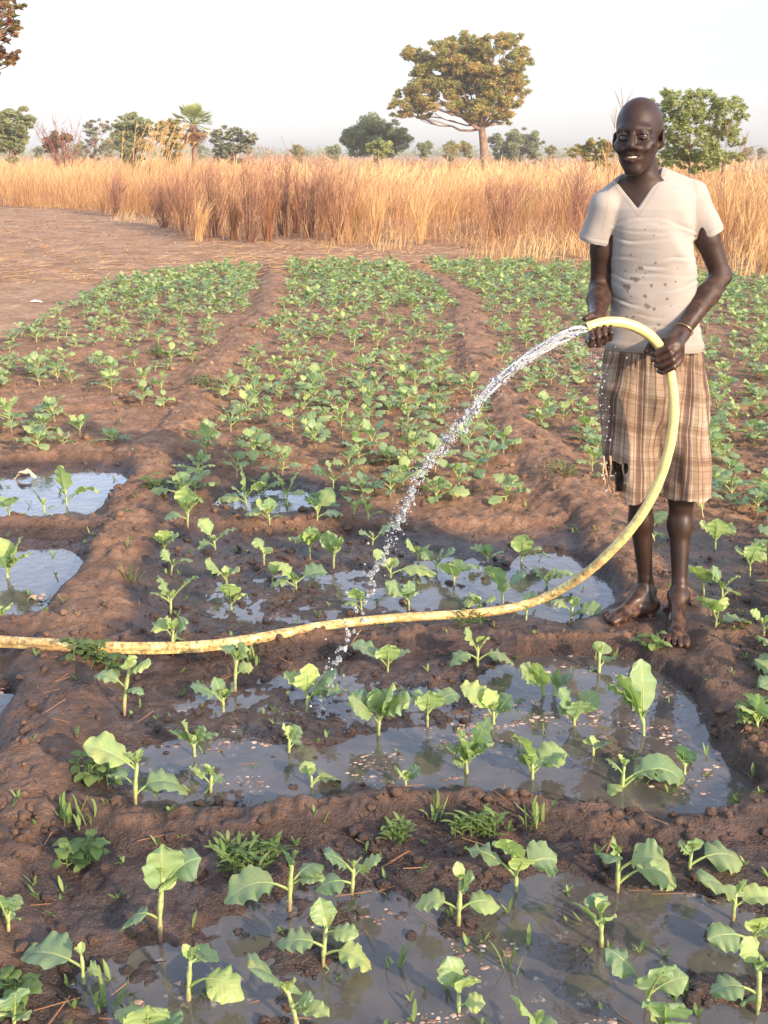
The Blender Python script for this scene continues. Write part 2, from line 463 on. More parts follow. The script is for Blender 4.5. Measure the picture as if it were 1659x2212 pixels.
def tube(mb, pts, rad, n=6, a=0.0, cap=True):
    pts = np.asarray(pts, float); k = len(pts)
    rad = np.full(k, rad) if np.isscalar(rad) else np.asarray(rad)
    tg = np.gradient(pts, axis=0); tg /= np.linalg.norm(tg, axis=1, keepdims=True) + 1e-9
    ref = np.array([0, 0, 1.0]) if abs(tg[0][2]) < .9 else np.array([1.0, 0, 0])
    vs = []
    for i in range(k):
        x = ref - tg[i] * ref.dot(tg[i]); x /= np.linalg.norm(x) + 1e-9; ref = x
        y = np.cross(tg[i], x)
        th = np.arange(n) * 2 * math.pi / n
        vs.append(pts[i] + rad[i] * (np.cos(th)[:, None] * x + np.sin(th)[:, None] * y))
    v = np.concatenate(vs)
    q = [(i * n + j, i * n + (j + 1) % n, (i + 1) * n + (j + 1) % n, (i + 1) * n + j) for i in range(k - 1) for j in range(n)]
    tt = []
    if cap:
        v = np.concatenate([v, pts[:1], pts[-1:]])
        tt = [(j + 0, k * n, (j + 1) % n) for j in range(n)] + [((k - 1) * n + j, (k - 1) * n + (j + 1) % n, k * n + 1) for j in range(n)]
    if not np.isscalar(a): a = np.concatenate([np.repeat(a, n), [a[0], a[-1]] if cap else []])
    mb.add(v, q, tt, None, a)
def bez(p0, p1, p2, ts):
    ts = np.asarray(ts)[:, None]
    return (1 - ts) ** 2 * p0 + 2 * ts * (1 - ts) * p1 + ts ** 2 * p2
def leaf(mb, p0, p1, p2, W, start=.35, nl=12, ns=4, seed=0, tint=.5, fold=.25, ruffle=.12, roll=0.0, cup=0.0):
    r = random.Random(seed)
    p0, p1, p2 = map(lambda p: np.asarray(p, float), (p0, p1, p2))
    ts = np.linspace(start, 1, nl + 1)
    sp = bez(p0, p1, p2, ts)
    tg = np.gradient(sp, axis=0); tg /= np.linalg.norm(tg, axis=1, keepdims=True) + 1e-9
    L = np.linalg.norm(np.diff(sp, axis=0), axis=1).sum()
    hv = p2 - p0; hv[2] = 0
    if np.linalg.norm(hv) < 1e-4: hv = np.array([1.0, 0, 0])
    hv /= np.linalg.norm(hv)
    side0 = np.array([-hv[1], hv[0], 0])
    ph = [r.uniform(0, 6.3) for _ in range(6)]; fq = r.uniform(2.2, 3.6)
    sv = np.linspace(-1, 1, 2 * ns + 1)
    vs = []; uv = []
    asym = r.uniform(-.12, .12)
    for i, t in enumerate((ts - start) / (1 - start)):
        s_ = side0 - tg[i] * side0.dot(tg[i]); s_ /= np.linalg.norm(s_) + 1e-9
        nrm = np.cross(tg[i], s_)
        if nrm[2] < 0 and i == 0: pass
        c, s = math.cos(roll * (.3 + t)), math.sin(roll * (.3 + t)); s_, nrm = s_ * c + nrm * s, nrm * c - s_ * s
        w = (math.sin(math.pi * min(1, (t * .955 + .02)) ** .80)) ** .55
        for k in sv:
            sg = 1 if k > 0 else -1
            ww = w * (1 + .03 * math.sin(t * 11 + ph[0] * sg) + .022 * math.sin(t * 31 + ph[1] + sg)) * (1 + asym * sg)
            x = k * ww * W * .5
            e = abs(k)
            z = fold * abs(x) * (1 - .5 * e) - cup * e ** 2 * W * .3
            z += ruffle * W * e ** 2 * (math.sin(t * 2 * math.pi * fq + ph[2] + sg * 1.3) * .7 + .25 * math.sin(t * 2 * math.pi * fq * 2.1 + ph[3] + sg))
            z += .03 * W * math.sin(t * 21 + ph[4]) * e
            vs.append(sp[i] + s_ * x * (1 - .12 * abs(ruffle) * 5 * e * e) + nrm * z + tg[i] * (.10 * W * e ** 2 * (.5 - t)))
            uv.append((.5 + .5 * k, t))
    m = 2 * ns + 1
    q = [(i * m + j, i * m + j + 1, (i + 1) * m + j + 1, (i + 1) * m + j) for i in range(nl) for j in range(m - 1)]
    mb.add(vs, q, None, uv, tint)
    # petiole running on as a raised midrib
    tp = np.linspace(0, start + (1 - start) * .55, 8)
    pp = bez(p0, p1, p2, tp)
    dn = np.array([0, 0, -.0008])
    rr = np.interp(tp, [0, start, 1], [.0026, .0021, .0005]) * max(.5, min(1.3, W / .06))
    tube(mb, pp + dn, rr, 5, 1.0, False)

def plant_meshes(seed, size=1.0, nleaf=None, lod=0):
    """a seedling of its own: stem and foliage around the origin, about size*0.17 m tall"""
    r = random.Random(seed)
    st = MB(); fo = MB()
    h = r.uniform(.035, .085) * size
    lean = r.uniform(-.02, .02) * size, r.uniform(-.02, .02) * size
    tp = np.array([lean[0], lean[1], h])
    k = 5
    ts = np.linspace(0, 1, k)
    tube(st, np.stack([ts * lean[0], ts * lean[1], -.015 + ts * (h + .015)], 1), (.0040 + .0012 * np.sin(ts * 9 + seed)) * size ** .5 * np.linspace(1.0, .8, k), 6, np.linspace(.8, 0, k))
    n = nleaf or r.randint(5, 8)
    az0 = r.uniform(0, 6.3)
    for i in range(n):
        f = i / max(1, n - 1)                       # 0 oldest, lowest; 1 youngest, top
        az = az0 + i * 2.4 + r.uniform(-.3, .3)
        reach = (.115 * (1 - f) + .045 * f) * r.uniform(.75, 1.25) * size
        rise = (.035 * (1 - f) + .075 * f) * r.uniform(.6, 1.3) * size
        b = np.array([lean[0] * (.5 + .5 * f), lean[1] * (.5 + .5 * f), h * (.45 + .55 * f)])
        e = b + np.array([math.cos(az) * reach, math.sin(az) * reach, rise - (.035 * size if r.random() < .35 and f < .5 else 0)])
        mid = (b + e) / 2 + np.array([0, 0, r.uniform(.012, .045) * size]) - np.array([math.cos(az), math.sin(az), 0]) * reach * .08
        W = r.uniform(.062, .092) * size * (1 - .36 * f)
        leaf(fo, b, mid, e, W, r.uniform(.28, .42), 9 if lod == 0 else 5, 3 if lod == 0 else 2, seed * 31 + i, r.random() ** 1.2, r.uniform(.05, .5), r.uniform(.06, .17), r.uniform(-.45, .45), r.uniform(-.2, .5))
    return st, fo

ORD = ['first', 'second', 'third', 'fourth', 'fifth', 'sixth', 'seventh', 'eighth', 'ninth', 'tenth', 'eleventh', 'twelfth', 'thirteenth', 'fourteenth', 'fifteenth', 'sixteenth',
       'seventeenth', 'eighteenth', 'nineteenth', 'twentieth', 'twenty-first', 'twenty-second', 'twenty-third', 'twenty-fourth', 'twenty-fifth', 'twenty-sixth', 'twenty-seventh',
       'twenty-eighth', 'twenty-ninth', 'thirtieth', 'thirty-first', 'thirty-second', 'thirty-third', 'thirty-fourth', 'thirty-fifth', 'thirty-sixth', 'thirty-seventh', 'thirty-eighth', 'thirty-ninth', 'fortieth']
NUM = {1: 'one leaf', 2: 'two leaves', 3: 'three leaves', 4: 'four leaves', 5: 'five leaves'}
# measured in the photograph: (foot), (top of stem), leaf tips
def za(p): return (p[0] * .5, 1625.8 + p[1] * .5)
def zb(p): return (829.5 + p[0] * .5, 1625.8 + p[1] * .5)
def zc(p): return (p[0] * .5, 962 + p[1] * .5)
def zd(p): return (663.6 + p[0] * .44, 1128 + p[1] * .44)
HERO = []
def H(f, *rows):
    for base, top, *tips in rows:
        HERO.append((f(base), f(top), [f(t) for t in tips]))
H(za, ((690,790),(705,540),(870,455),(700,395),(520,775),(738,590)), ((1250,680),(1262,470),(1398,485),(968,650),(1405,545),(1225,420)),
  ((1520,610),(1530,500),(1400,440),(1595,490),(1362,600),(1650,455)), ((1395,920),(1410,760),(1382,625),(1550,790),(1200,835),(1605,945)),
  ((360,1000),(352,880),(98,875),(442,955)), ((812,1070),(822,900),(948,895),(1055,1065),(845,840)), ((1285,1190),(1240,1030),(1072,930),(1275,1005),(1355,1060),(1425,1140)),
  ((630,1290),(640,1180),(505,1110),(785,1165),(640,1090)), ((585,230),(592,50),(680,205),(470,105),(530,0),(815,235),(360,-30)), ((908,170),(915,100),(815,65),(968,115),(885,75),(892,245)),
  ((1345,150),(1345,100),(1475,125),(1315,35),(1450,255)), ((35,770),(35,700),(85,615),(-20,610),(72,745)), ((62,1190),(62,1120),(10,1060),(128,1150),(70,1035),(50,1165)))
H(zb, ((320,745),(332,560),(135,665),(384,520),(502,668)), ((570,600),(570,490),(342,415),(515,372),(748,465),(612,455)), ((1010,605),(1012,440),(1205,465),(958,480),(1270,592),(990,362)),
  ((1320,510),(1330,430),(1552,505),(1272,385),(1350,370)), ((940,835),(935,700),(812,650),(978,712),(905,605)), ((1508,722),(1522,610),(1368,556),(1680,630),(1528,580)),
  ((325,1125),(322,1020),(275,880),(385,965),(438,1085)), ((1140,1105),(1135,1010),(952,845),(1315,970),(1150,960),(1215,925)), ((1612,1125),(1620,930),(1408,1035),(1555,795),(1690,900),(1540,1090)),
  ((650,1290),(650,1190),(585,1075),(748,1165)), ((1210,1280),(1210,1180),(1138,1095),(1305,1165),(1215,1080)), ((1592,835),(1600,790),(1645,710),(1398,808),(1690,780)),
  ((1030,150),(1038,60),(1205,75),(1305,140),(955,25),(968,190)), ((1300,92),(1300,40),(1262,5),(1345,-10),(1290,-30)), ((640,110),(642,50),(585,-10),(790,5),(662,15)),
  ((355,92),(358,30),(325,-30),(432,0),(295,45),(385,-50)), ((95,152),(92,120),(58,72),(155,62)))
H(zc, ((535,1160),(560,960),(408,995),(648,950),(558,905),(622,1075)), ((965,1150),(965,1090),(820,1040),(1018,1035),(925,1000)), ((1015,1062),(1022,920),(958,870),(1058,852),(1095,960)),
  ((1325,1152),(1328,1070),(1222,985),(1455,975),(1330,945),(1482,1068)), ((1632,1245),(1636,1160),(1508,1080),(1690,1060),(1630,1050)), ((840,1345),(838,1290),(725,1235),(945,1245),(785,1200),(882,1210)),
  ((1248,1325),(1250,1270),(1225,1195),(1305,1295),(1298,1215)), ((745,880),(750,800),(665,775),(805,750),(736,990),(720,735),(792,912)), ((738,735),(740,660),(682,560),(862,570),(648,635)),
  ((740,560),(745,520),(700,450),(835,500)), ((708,465),(710,430),(665,385),(768,395),(720,368)), ((930,452),(925,410),(858,320),(1028,362),(862,478),(900,395)),
  ((1000,712),(998,670),(950,605),(1065,640),(990,600)), ((980,602),(975,570),(885,505),(1000,530),(1032,548)), ((1140,510),(1140,470),(1105,398),(1172,440)), ((1176,592),(1180,560),(1195,500)),
  ((1280,622),(1278,590),(1195,502),(1415,552),(1170,748),(1262,545)), ((1340,472),(1342,430),(1245,402),(1338,348)), ((1440,522),(1442,460),(1418,368),(1472,398)),
  ((810,355),(815,270),(768,235),(872,240),(712,322),(800,175)), ((1065,262),(1060,220),(1000,180),(1155,160),(1040,85),(940,232)), ((1165,342),(1162,300),(1058,298),(1232,310),(1108,235),(1160,225)),
  ((1370,332),(1372,290),(1325,230),(1432,182),(1485,300)), ((1240,262),(1238,210),(1175,118),(1302,105),(1322,212)), ((1440,182),(1440,150),(1345,100),(1522,112),(1410,65)),
  ((1530,302),(1530,270),(1478,220),(1600,225)), ((1590,332),(1592,290),(1560,215),(1655,285)), ((30,572),(30,520),(10,480),(148,470),(-10,395),(95,395),(62,440)),
  ((40,302),(38,270),(-5,225),(62,222)), ((192,292),(190,260),(140,195),(245,262)), ((290,262),(285,220),(258,85),(432,200),(342,205)), ((15,760),(12,740),(45,690),(-20,690)))
H(zd, ((350,1042),(355,950),(202,858),(505,882),(350,825),(422,792)), ((590,1002),(590,930),(515,835),(750,848),(600,825)), ((915,988),(915,930),(752,805),(1045,935),(885,815),(1002,845)),
  ((1310,992),(1312,930),(1238,895),(1430,840),(1238,815),(1352,872)), ((785,1232),(780,1150),(735,1015),(895,955),(920,1085),(640,1105)), ((1105,1252),(1105,1180),(1025,1048),(1280,1135),(1050,1138)),
  ((835,712),(840,600),(775,525),(892,560),(702,705),(1015,705)), ((1160,848),(1160,790),(1045,705),(1130,690)), ((1215,852),(1215,800),(1305,752),(1240,725)), ((1435,740),(1435,640),(1500,665),(1402,735),(1462,590)),
  ((1655,1045),(1650,960),(1552,862),(1518,690),(1640,670),(1478,788)), ((1405,1142),(1405,1100),(1395,1055),(1498,1085)), ((395,732),(398,690),(395,600),(518,632),(212,605)),
  ((500,432),(498,380),(382,298),(552,342),(500,285)), ((960,398),(958,340),(885,215),(1075,250),(960,295)), ((1300,474),(1302,420),(1330,365),(1445,452),(1380,430),(1195,388)), ((1075,482),(1078,440),(1038,400),(1102,338)),
  ((265,442),(265,390),(165,422),(292,332),(228,322)), ((410,272),(408,230),(325,138),(635,255),(442,175)), ((545,202),(545,150),(488,85),(602,108)), ((635,242),(635,200),(558,150),(725,150),(662,128)),
  ((720,312),(722,270),(688,200),(855,225),(762,185)), ((885,202),(885,170),(798,130),(965,142),(880,108)), ((1050,192),(1055,150),(1068,58),(1155,130),(1195,168)), ((1175,312),(1178,280),(1108,218),(1302,250),(1205,225)),
  ((15,172),(12,120),(-8,28),(40,60)), ((130,222),(130,160),(95,48),(162,68)), ((320,112),(325,80),(255,60),(452,15)), ((850,425),(850,400),(765,395),(922,385),(800,345)))
EXTRA = [  # right of the man, and behind him
    ((1385+30,1170),(1400,1140),[(1440,1105),(1380,1110),(1430,1180)]), ((1545,1190),(1545,1165),[(1510,1130),(1590,1140),(1550,1120)]), ((1560,1300),(1560,1270),[(1520,1235),(1600,1245),(1590,1310),(1540,1220)]),
    ((1545,1360),(1550,1330),[(1520,1290),(1620,1350),(1560,1290)]), ((1620,1245),(1620,1215),[(1590,1190),(1655,1195),(1640,1170)]), ((1650,1380),(1650,1350),[(1620,1320),(1700,1340)]), ((1520,1290),(1520,1260),[(1500,1225),(1545,1235)]),
    ((1635,1580),(1635,1555),[(1600,1530),(1670,1525),(1640,1500),(1590,1560)]), ((1310,1455),(1310,1420),[(1290,1450),(1330,1445),(1310,1390)]) ]
EXTRA = EXTRA[:-1]
HERO += EXTRA
zone_rows = {'fore': [], 'near': [], 'mid': [], 'left': [], 'right': []}
def zone(u, v):
    if v > 1770: return 'fore'
    if u > 1480 and v < 1600: return 'right'
    if u < 180 and v < 1400: return 'left'
    if v > 1400: return 'near'
    return 'mid'
ZTXT = {'fore': 'in the muddy foreground bed', 'near': 'in flooded bed before hose', 'mid': 'in wet bed behind hose',
        'left': 'in the round left puddles', 'right': 'right of the barefoot man'}
ZGRP = {'fore': 'kale seedlings in the foreground bed', 'near': 'kale seedlings in the flooded bed before the hose', 'mid': 'kale seedlings in the wet bed behind the hose',
        'left': 'kale seedlings standing in the left puddles', 'right': 'kale seedlings to the right of the man'}
for i, (b, tp, tips) in enumerate(HERO): zone_rows[zone(*b)].append((b[0], i))
n_ind = 0
for zk, lst in zone_rows.items():
    for rank, (_, i) in enumerate(sorted(lst)):
        b, tp, tips = HERO[i]
        r = random.Random(100 + i)
        x, y = gp(b[0], b[1], -.012)
        g, _ = ground_h(np.array([x]), np.array([y])); g = float(g[0])
        x, y = gp(b[0], b[1], max(g, WATER_Z))
        z0 = min(g, max(g, WATER_Z)) - .004
        top = P(tp[0], tp[1], y); top[2] = max(top[2], z0 + .02)
        org = np.array([x, y, z0])
        root = empty('kale_seedling', (x, y, z0))
        hcm = (top[2] - z0)
        look = ('tall' if hcm > .10 else 'short' if hcm < .055 else 'middling') 
        tag(root, '%s kale seedling with %s, %s from left %s' % (look, NUM[min(5, len(tips))], ORD[rank], ZTXT[zk]), 'kale seedling', ZGRP[zk])
        st, fo = MB(), MB()
        k = 7; ts = np.linspace(0, 1, k)
        crv = bez(np.zeros(3), np.array([(top[0] - x) * .3, r.uniform(-.008, .008), hcm * .55]), top - org, ts); crv[0, 2] -= .02
        rad = min(.0054, .0030 + .019 * hcm) * (1 + .22 * np.sin(ts * 14 + i)) * np.interp(ts, [0, .2, .6, 1], [.8, 1, 1.05, .75])
        tube(st, crv, rad, 8, np.interp(ts, [0, .25, .4], [.9 if r.random() < .5 else .3, .15, 0]))
        for j, tpx in enumerate(tips):
            off = r.uniform(-.045, .045)
            e = P(tpx[0], tpx[1], y + off) - org
            e[2] = max(e[2], .012)
            at = .55 + .4 * r.random() if e[2] > crv[-1][2] * .8 else .25 + .4 * max(0, min(1, e[2] / (crv[-1][2] + 1e-6)))
            s0 = bez(crv[0] + [0, 0, .02], crv[k // 2], crv[-1], [min(1, at)])[0]
            D = e - s0; L = np.linalg.norm(D)
            if L > .2: D *= .2 / L; e = s0 + D; L = .2
            hor = abs(D[0]) + abs(D[1])
            lift = (.30 * hor + (.25 * L if e[2] < s0[2] else 0)) * r.uniform(.7, 1.25)
            m1 = s0 + D * .5 + np.array([0, 0, lift])
            W = max(.050, L * r.uniform(.70, .95)); W = min(W, .11)
            leaf(fo, s0, m1, e, W * r.uniform(.88, 1.12), r.uniform(.2, .34), 18, 6, i * 17 + j, r.random() ** 1.1 * 1.1, r.uniform(.02, .4), r.uniform(.04, .095), r.uniform(-.5, .5), r.uniform(-.1, .45))
        # heart leaves at the tip
        for j in range(2):
            az = r.uniform(0, 6.3); L = r.uniform(.02, .04)
            e = crv[-1] + np.array([math.cos(az) * L * .6, math.sin(az) * L * .6, L])
            leaf(fo, crv[-1], (crv[-1] + e) / 2 + np.array([0, 0, .008]), e, L * .8, .15, 7, 3, i * 91 + j, .9, .5, .16, 0, 0)
        link('stem', st.mesh('stem', STEM_M), root)
        link('foliage', fo.mesh('foliage', LEAF_M), root)
        n_ind += 1

# ---- the rest of the plot
VAR = []
for s in range(14):
    st, fo = plant_meshes(500 + s); VAR.append((st.mesh('stem', STEM_M), fo.mesh('foliage', LEAF_M)))
FV = []
for s in range(8):
    st, fo = plant_meshes(800 + s, 1.0, None, 1)
    FV.append((np.concatenate(st.v), np.concatenate(st.q), np.concatenate(fo.v), np.concatenate(fo.q), np.concatenate(fo.uv), np.concatenate(fo.a)))
cand = []; crow = []; row = 0
r = random.Random(11)
yy = gp(800, 1118)[1]
y_hi = 19.0
y = yy
while y < y_hi:
    dens = (.235 + .004 * (y - 4)) if y < 9.5 else (.255 if y < 11.5 else .20)
    x = -.47 * y - .5 + r.uniform(0, .2)
    while x < .47 * y + .6:
        px, py = x + r.gauss(0, .045), y + r.gauss(0, .04)
        cand.append((px, py)); crow.append(row)
        x += dens * r.uniform(.75, 1.3)
    y += dens * .92; row += 1
for v in range(1110, 1600, 48):                 # bed right of the man, seen past his legs
    for u in range(1500, 2100, 62):
        uu, vv = u + r.uniform(-15, 15), v + r.uniform(-10, 10)
        if u > 1665: cand.append(gp(uu, vv)); crow.append(-1)
for v in range(1460, 2300, 110):
    for u in range(-420, -40, 100): cand.append(gp(u + r.uniform(-20, 20), v + r.uniform(-15, 15))); crow.append(-1)
A = np.array(cand)
g, rd = ground_h(A[:, 0], A[:, 1]); til = tilled_mask(A[:, 0], A[:, 1])
herop = np.array([gp(h[0][0], h[0][1]) for h in HERO])
def pix(x, y, z=0.0):
    dz = z - CAM_H; cy = y * CP - dz * SP; cx = x; cz = y * SP + dz * CP
    return 829.5 + FPX * cx / cy, 1106 - FPX * cz / cy
keep = []
for i, (x, y) in enumerate(cand):
    if rd[i] > (.016 if y < 6 else .006) or til[i] < .55: continue
    u, v = pix(x, y)
    if v > 1105 and -60 < u < 1500: continue
    if np.min(np.hypot(herop[:, 0] - x, herop[:, 1] - y)) < .13: continue
    if abs(x - .98) < .16 and abs(y - 3.6) < .25: continue
    if u < 330 and 990 < v: continue
    if u < 300 and 860 < v < 1010 and r.random() < .45: continue
    if u < 450 and 690 < v < 1000 and r.random() < .2: continue
    keep.append((y, x, i))
keep.sort(); mids = []
CELLS = [('of crowded far left bed', lambda u, v: u < 560 and v < 690), ('of middle left beds', lambda u, v: u < 560 and v < 870),
         ('of bed behind left puddles', lambda u, v: u < 400), ('of bed behind water jet', lambda u, v: u < 1180), ('of bed behind the man', lambda u, v: u < 1480), ('at right edge behind man', lambda u, v: True)]
stuff = MB2 = [MB(), MB()]
leftover_y = []
for (y, x, i) in keep:
    u, v = pix(x, y); r2 = random.Random(9000 + i)
    sc = r2.uniform(.72, 1.12) * (1.15 if y < 8 else 1.0); rz = r2.uniform(0, 6.28)
    if y > 11.5: sc *= 1.05
    vis = -30 < u < 1690
    if n_ind < 298 and vis:
        zz = float(g[i]) - .003
        root = empty('kale_seedling', (x, y, zz), rz); root.scale = (sc, sc, sc)
        cell = next(c for c, f in CELLS if f(u, v))
        mids.append((root, cell, crow[i], x))
        a, b = VAR[r2.randrange(len(VAR))]
        link('stem', a, root); link('foliage', b, root)
        n_ind += 1
    else:
        sv, sq, fv, fq, fuv, fa = FV[r2.randrange(len(FV))]
        c, s = math.cos(rz) * sc, math.sin(rz) * sc
        M = np.array([[c, -s, 0], [s, c, 0], [0, 0, sc]]); o = np.array([x, y, float(g[i]) - .003])
        MB2[0].add(sv @ M.T + o, sq, None, None, 0.0); MB2[1].add(fv @ M.T + o, fq, None, fuv, np.clip(fa + r2.uniform(-.25, .25), 0, 1))
for cell in {m_[1] for m_ in mids}:
    rows = sorted({m_[2] for m_ in mids if m_[1] == cell})
    for ri, rw in enumerate(rows):
        lst = sorted([m_ for m_ in mids if m_[1] == cell and m_[2] == rw], key=lambda m_: m_[3])
        for k_, m_ in enumerate(lst):
            tag(m_[0], 'kale seedling, %s from left in %s row %s' % (ORD[k_], 'nearest' if ri == 0 else ORD[ri], cell), 'kale seedling', 'kale seedlings ' + cell)
root = empty('distant_kale_rows', (0, 12, 0)); tag(root, 'dense rows of young kale filling the far beds of the plot', 'kale crop', None, 'stuff')
for nm, mb_, mm in (('stem', MB2[0], STEM_M), ('foliage', MB2[1], LEAF_M)):
    o = link(nm, mb_.mesh('distant_' + nm, mm), root); o.location = (0, -12, 0); o['kind'] = 'stuff'
print('kale individuals', n_ind, 'all', len(keep) + len(HERO))
# ------------------------------------------------------------------ dry grass
def grass_mat():
    m = mat('dry_grass', rough=.7, spec=.3); t = NT(m)
    n = t.noise(.35, 2, .5, t.pos()); n2 = t.noise(3.1, 3, .5, t.pos())
    a = t.math('ADD', t.math('MULTIPLY', t.attr('tint'), .75), t.math('MULTIPLY', t.math('ADD', n, n2), .25))
    c = t.ramp(a, [(.10, (.13, .060, .035)), (.32, (.33, .155, .080)), (.6, (.50, .285, .120)), (.88, (.70, .475, .225))])
    t.set('Base Color', c)
    tr = t.n('BsdfTranslucent'); t.l(c, tr.inputs['Color'])
    ms = t.n('MixShader'); ms.inputs[0].default_value = .3
    t.l(t.b.outputs[0], ms.inputs[1]); t.l(tr.outputs[0], ms.inputs[2]); t.l(ms.outputs[0], t.t.nodes['Material Output'].inputs['Surface'])
    return m
GRASS_M = grass_mat()
def blades(x, y, z, h, lean, leandir, width, curl, seed, tint, nseg=5):
    """ribbons from (x,y,z); all arguments arrays"""
    rs = np.random.RandomState(seed); n = len(x)
    t = np.linspace(0, 1, nseg + 1)[None, :]
    off = lean[:, None] * h[:, None] * (t ** 1.7)
    k = rs.randn(n, 1) * .03 * h[:, None]
    wob = k * np.sin(t * 6 + rs.rand(n, 1) * 6)
    cx = x[:, None] + off * np.cos(leandir)[:, None] - wob * np.sin(leandir)[:, None]
    cy = y[:, None] + off * np.sin(leandir)[:, None] + wob * np.cos(leandir)[:, None]
    cz = z[:, None] + h[:, None] * (t - curl[:, None] * t ** 3)
    th = rs.rand(n) * math.pi
    wx, wy = np.cos(th)[:, None] * width[:, None] / 2, np.sin(th)[:, None] * width[:, None] / 2 * .6
    tp = (1 - .75 * t ** 2)
    L = np.stack([cx - wx * tp, cy - wy * tp, cz], -1); Rr = np.stack([cx + wx * tp, cy + wy * tp, cz], -1)
    v = np.stack([L, Rr], 2).reshape(-1, 3)
    m = 2 * (nseg + 1)
    b = (np.arange(n) * m)[:, None, None]; s = (np.arange(nseg) * 2)[None, :, None]
    q = (b + s + np.array([0, 1, 3, 2])[None, None]).reshape(-1, 4)
    return v, q, np.repeat(tint, m)
def blade_obj(name, parts, matr=GRASS_M):
    vs, qs, ts, o = [], [], [], 0
    for v, q, t in parts: vs.append(v); qs.append(q + o); ts.append(t); o += len(v)
    return np_mesh(name, np.concatenate(vs), np.concatenate(qs), False, None, {'tint': np.concatenate(ts)}, [matr])
def edge_y(x):
    return edge_y0(x) + 1.6 * vnoise2(np.asarray(x, float) * .55, np.zeros_like(np.asarray(x, float)), 87) + .8 * vnoise2(np.asarray(x, float) * 1.7, np.zeros_like(np.asarray(x, float)), 88)
def edge_y0(x):      # front of the uncut grass, by bearing
    u = 829.5 + FPX * x / 22.0
    return np.interp(u, [-400, 0, 120, 230, 420, 560, 800, 1000, 1250, 1450, 1600, 1900], [34, 33, 31, 27.5, 23, 21.3, 21.2, 21.0, 20.3, 16, 13.2, 11.5])
def gz(x, y): return ground_h(x, y)[0]
def build_field():
    rs = np.random.RandomState(21); parts = []
    # clumps of 25-60 blades
    def clumps(N, d0, d1, hm, wid, per, tint0, spread):
        d = d0 + (d1 - d0) * rs.rand(N) ** 1.25
        x = (rs.rand(N) * 2 - 1) * (.42 * (22 + d) + 2)
        y = edge_y(x) + d
        pch = vnoise2(x * .35, y * .35, 81)
        keep = rs.rand(N) < np.where(d < 7, sstep(-.25, .35, pch + .35 * vnoise2(x * 1.1, y * .8, 86)), .95)
        x, y, pch = x[keep], y[keep], pch[keep]; n = len(x)
        hb = hm * (.58 + .42 * vnoise2(x * .40, y * .22, 83) + .16 * vnoise2(x * 1.3, y * .8, 84) + .38 * rs.rand(n) ** 3)
        ld = rs.rand(n) * 1.6 - .5 + 2.6 * (rs.rand(n) < .22)
        X = np.repeat(x, per) + rs.randn(n * per) * spread; Y = np.repeat(y, per) + rs.randn(n * per) * spread
        Hh = np.repeat(hb, per) * (.55 + .5 * rs.rand(n * per))
        lean = np.clip(np.repeat(.15 + .45 * rs.rand(n) ** 1.5, per) + rs.randn(n * per) * .22, 0, 1.1)
        dr = np.repeat(ld, per) + rs.randn(n * per) * .9
        ti = np.clip(np.repeat(tint0 + .34 * pch + .30 * vnoise2(x * .16, y * .12, 89) + .20 * rs.randn(n), per) + rs.randn(n * per) * .14, 0, 1)
        parts.append(blades(X, Y, np.zeros(n * per) + .0, Hh, lean, dr, wid * (.6 + .8 * rs.rand(n * per)), .1 + .25 * rs.rand(n * per), rs.randint(1e6), ti))
    clumps(760, -.4, 7, 1.35, .010, 52, .46, .17)
    clumps(300, .2, 9, 1.35, .010, 18, .12, .30)
    clumps(150, -3.5, 0, .55, .009, 26, .6, .16)
    clumps(900, 3.5, 16, 1.5, .013, 36, .54, .30)
    clumps(800, 8, 45, 1.55, .022, 24, .62, .35)
    clumps(900, 35, 140, 1.55, .06, 14, .6, .9)
    # low litter stubble between the clumps
    n = 9000
    d = rs.rand(n) * 10 - 1.2; x = (rs.rand(n) * 2 - 1) * (.42 * 30); y = edge_y(x) + d
    n3_ = 3500; x3 = (rs.rand(n3_) * 2 - 1) * 14; y3 = edge_y(x3) + (rs.rand(n3_) ** 2) * 5 - 1.5
    parts.append(blades(x3, y3, np.zeros(n3_), .5 + .9 * rs.rand(n3_), .1 + .5 * rs.rand(n3_), rs.rand(n3_) * 6.3, .006 + .006 * rs.rand(n3_), .1 * rs.rand(n3_), 6, np.clip(.12 + .12 * rs.randn(n3_), 0, 1), 3))
    parts.append(blades(x, y, np.zeros(n), .12 + .3 * rs.rand(n), rs.rand(n) * 1.4, rs.rand(n) * 6.3, .010 + .008 * rs.rand(n), .4 * rs.rand(n), 5, np.clip(.5 + .2 * rs.randn(n), 0, 1), 3))
    o = link('dry_grass', blade_obj('dry_grass', parts)); tag(o, 'tall dry orange grass of the uncut field behind the plot', 'grass', None, 'stuff')
build_field()

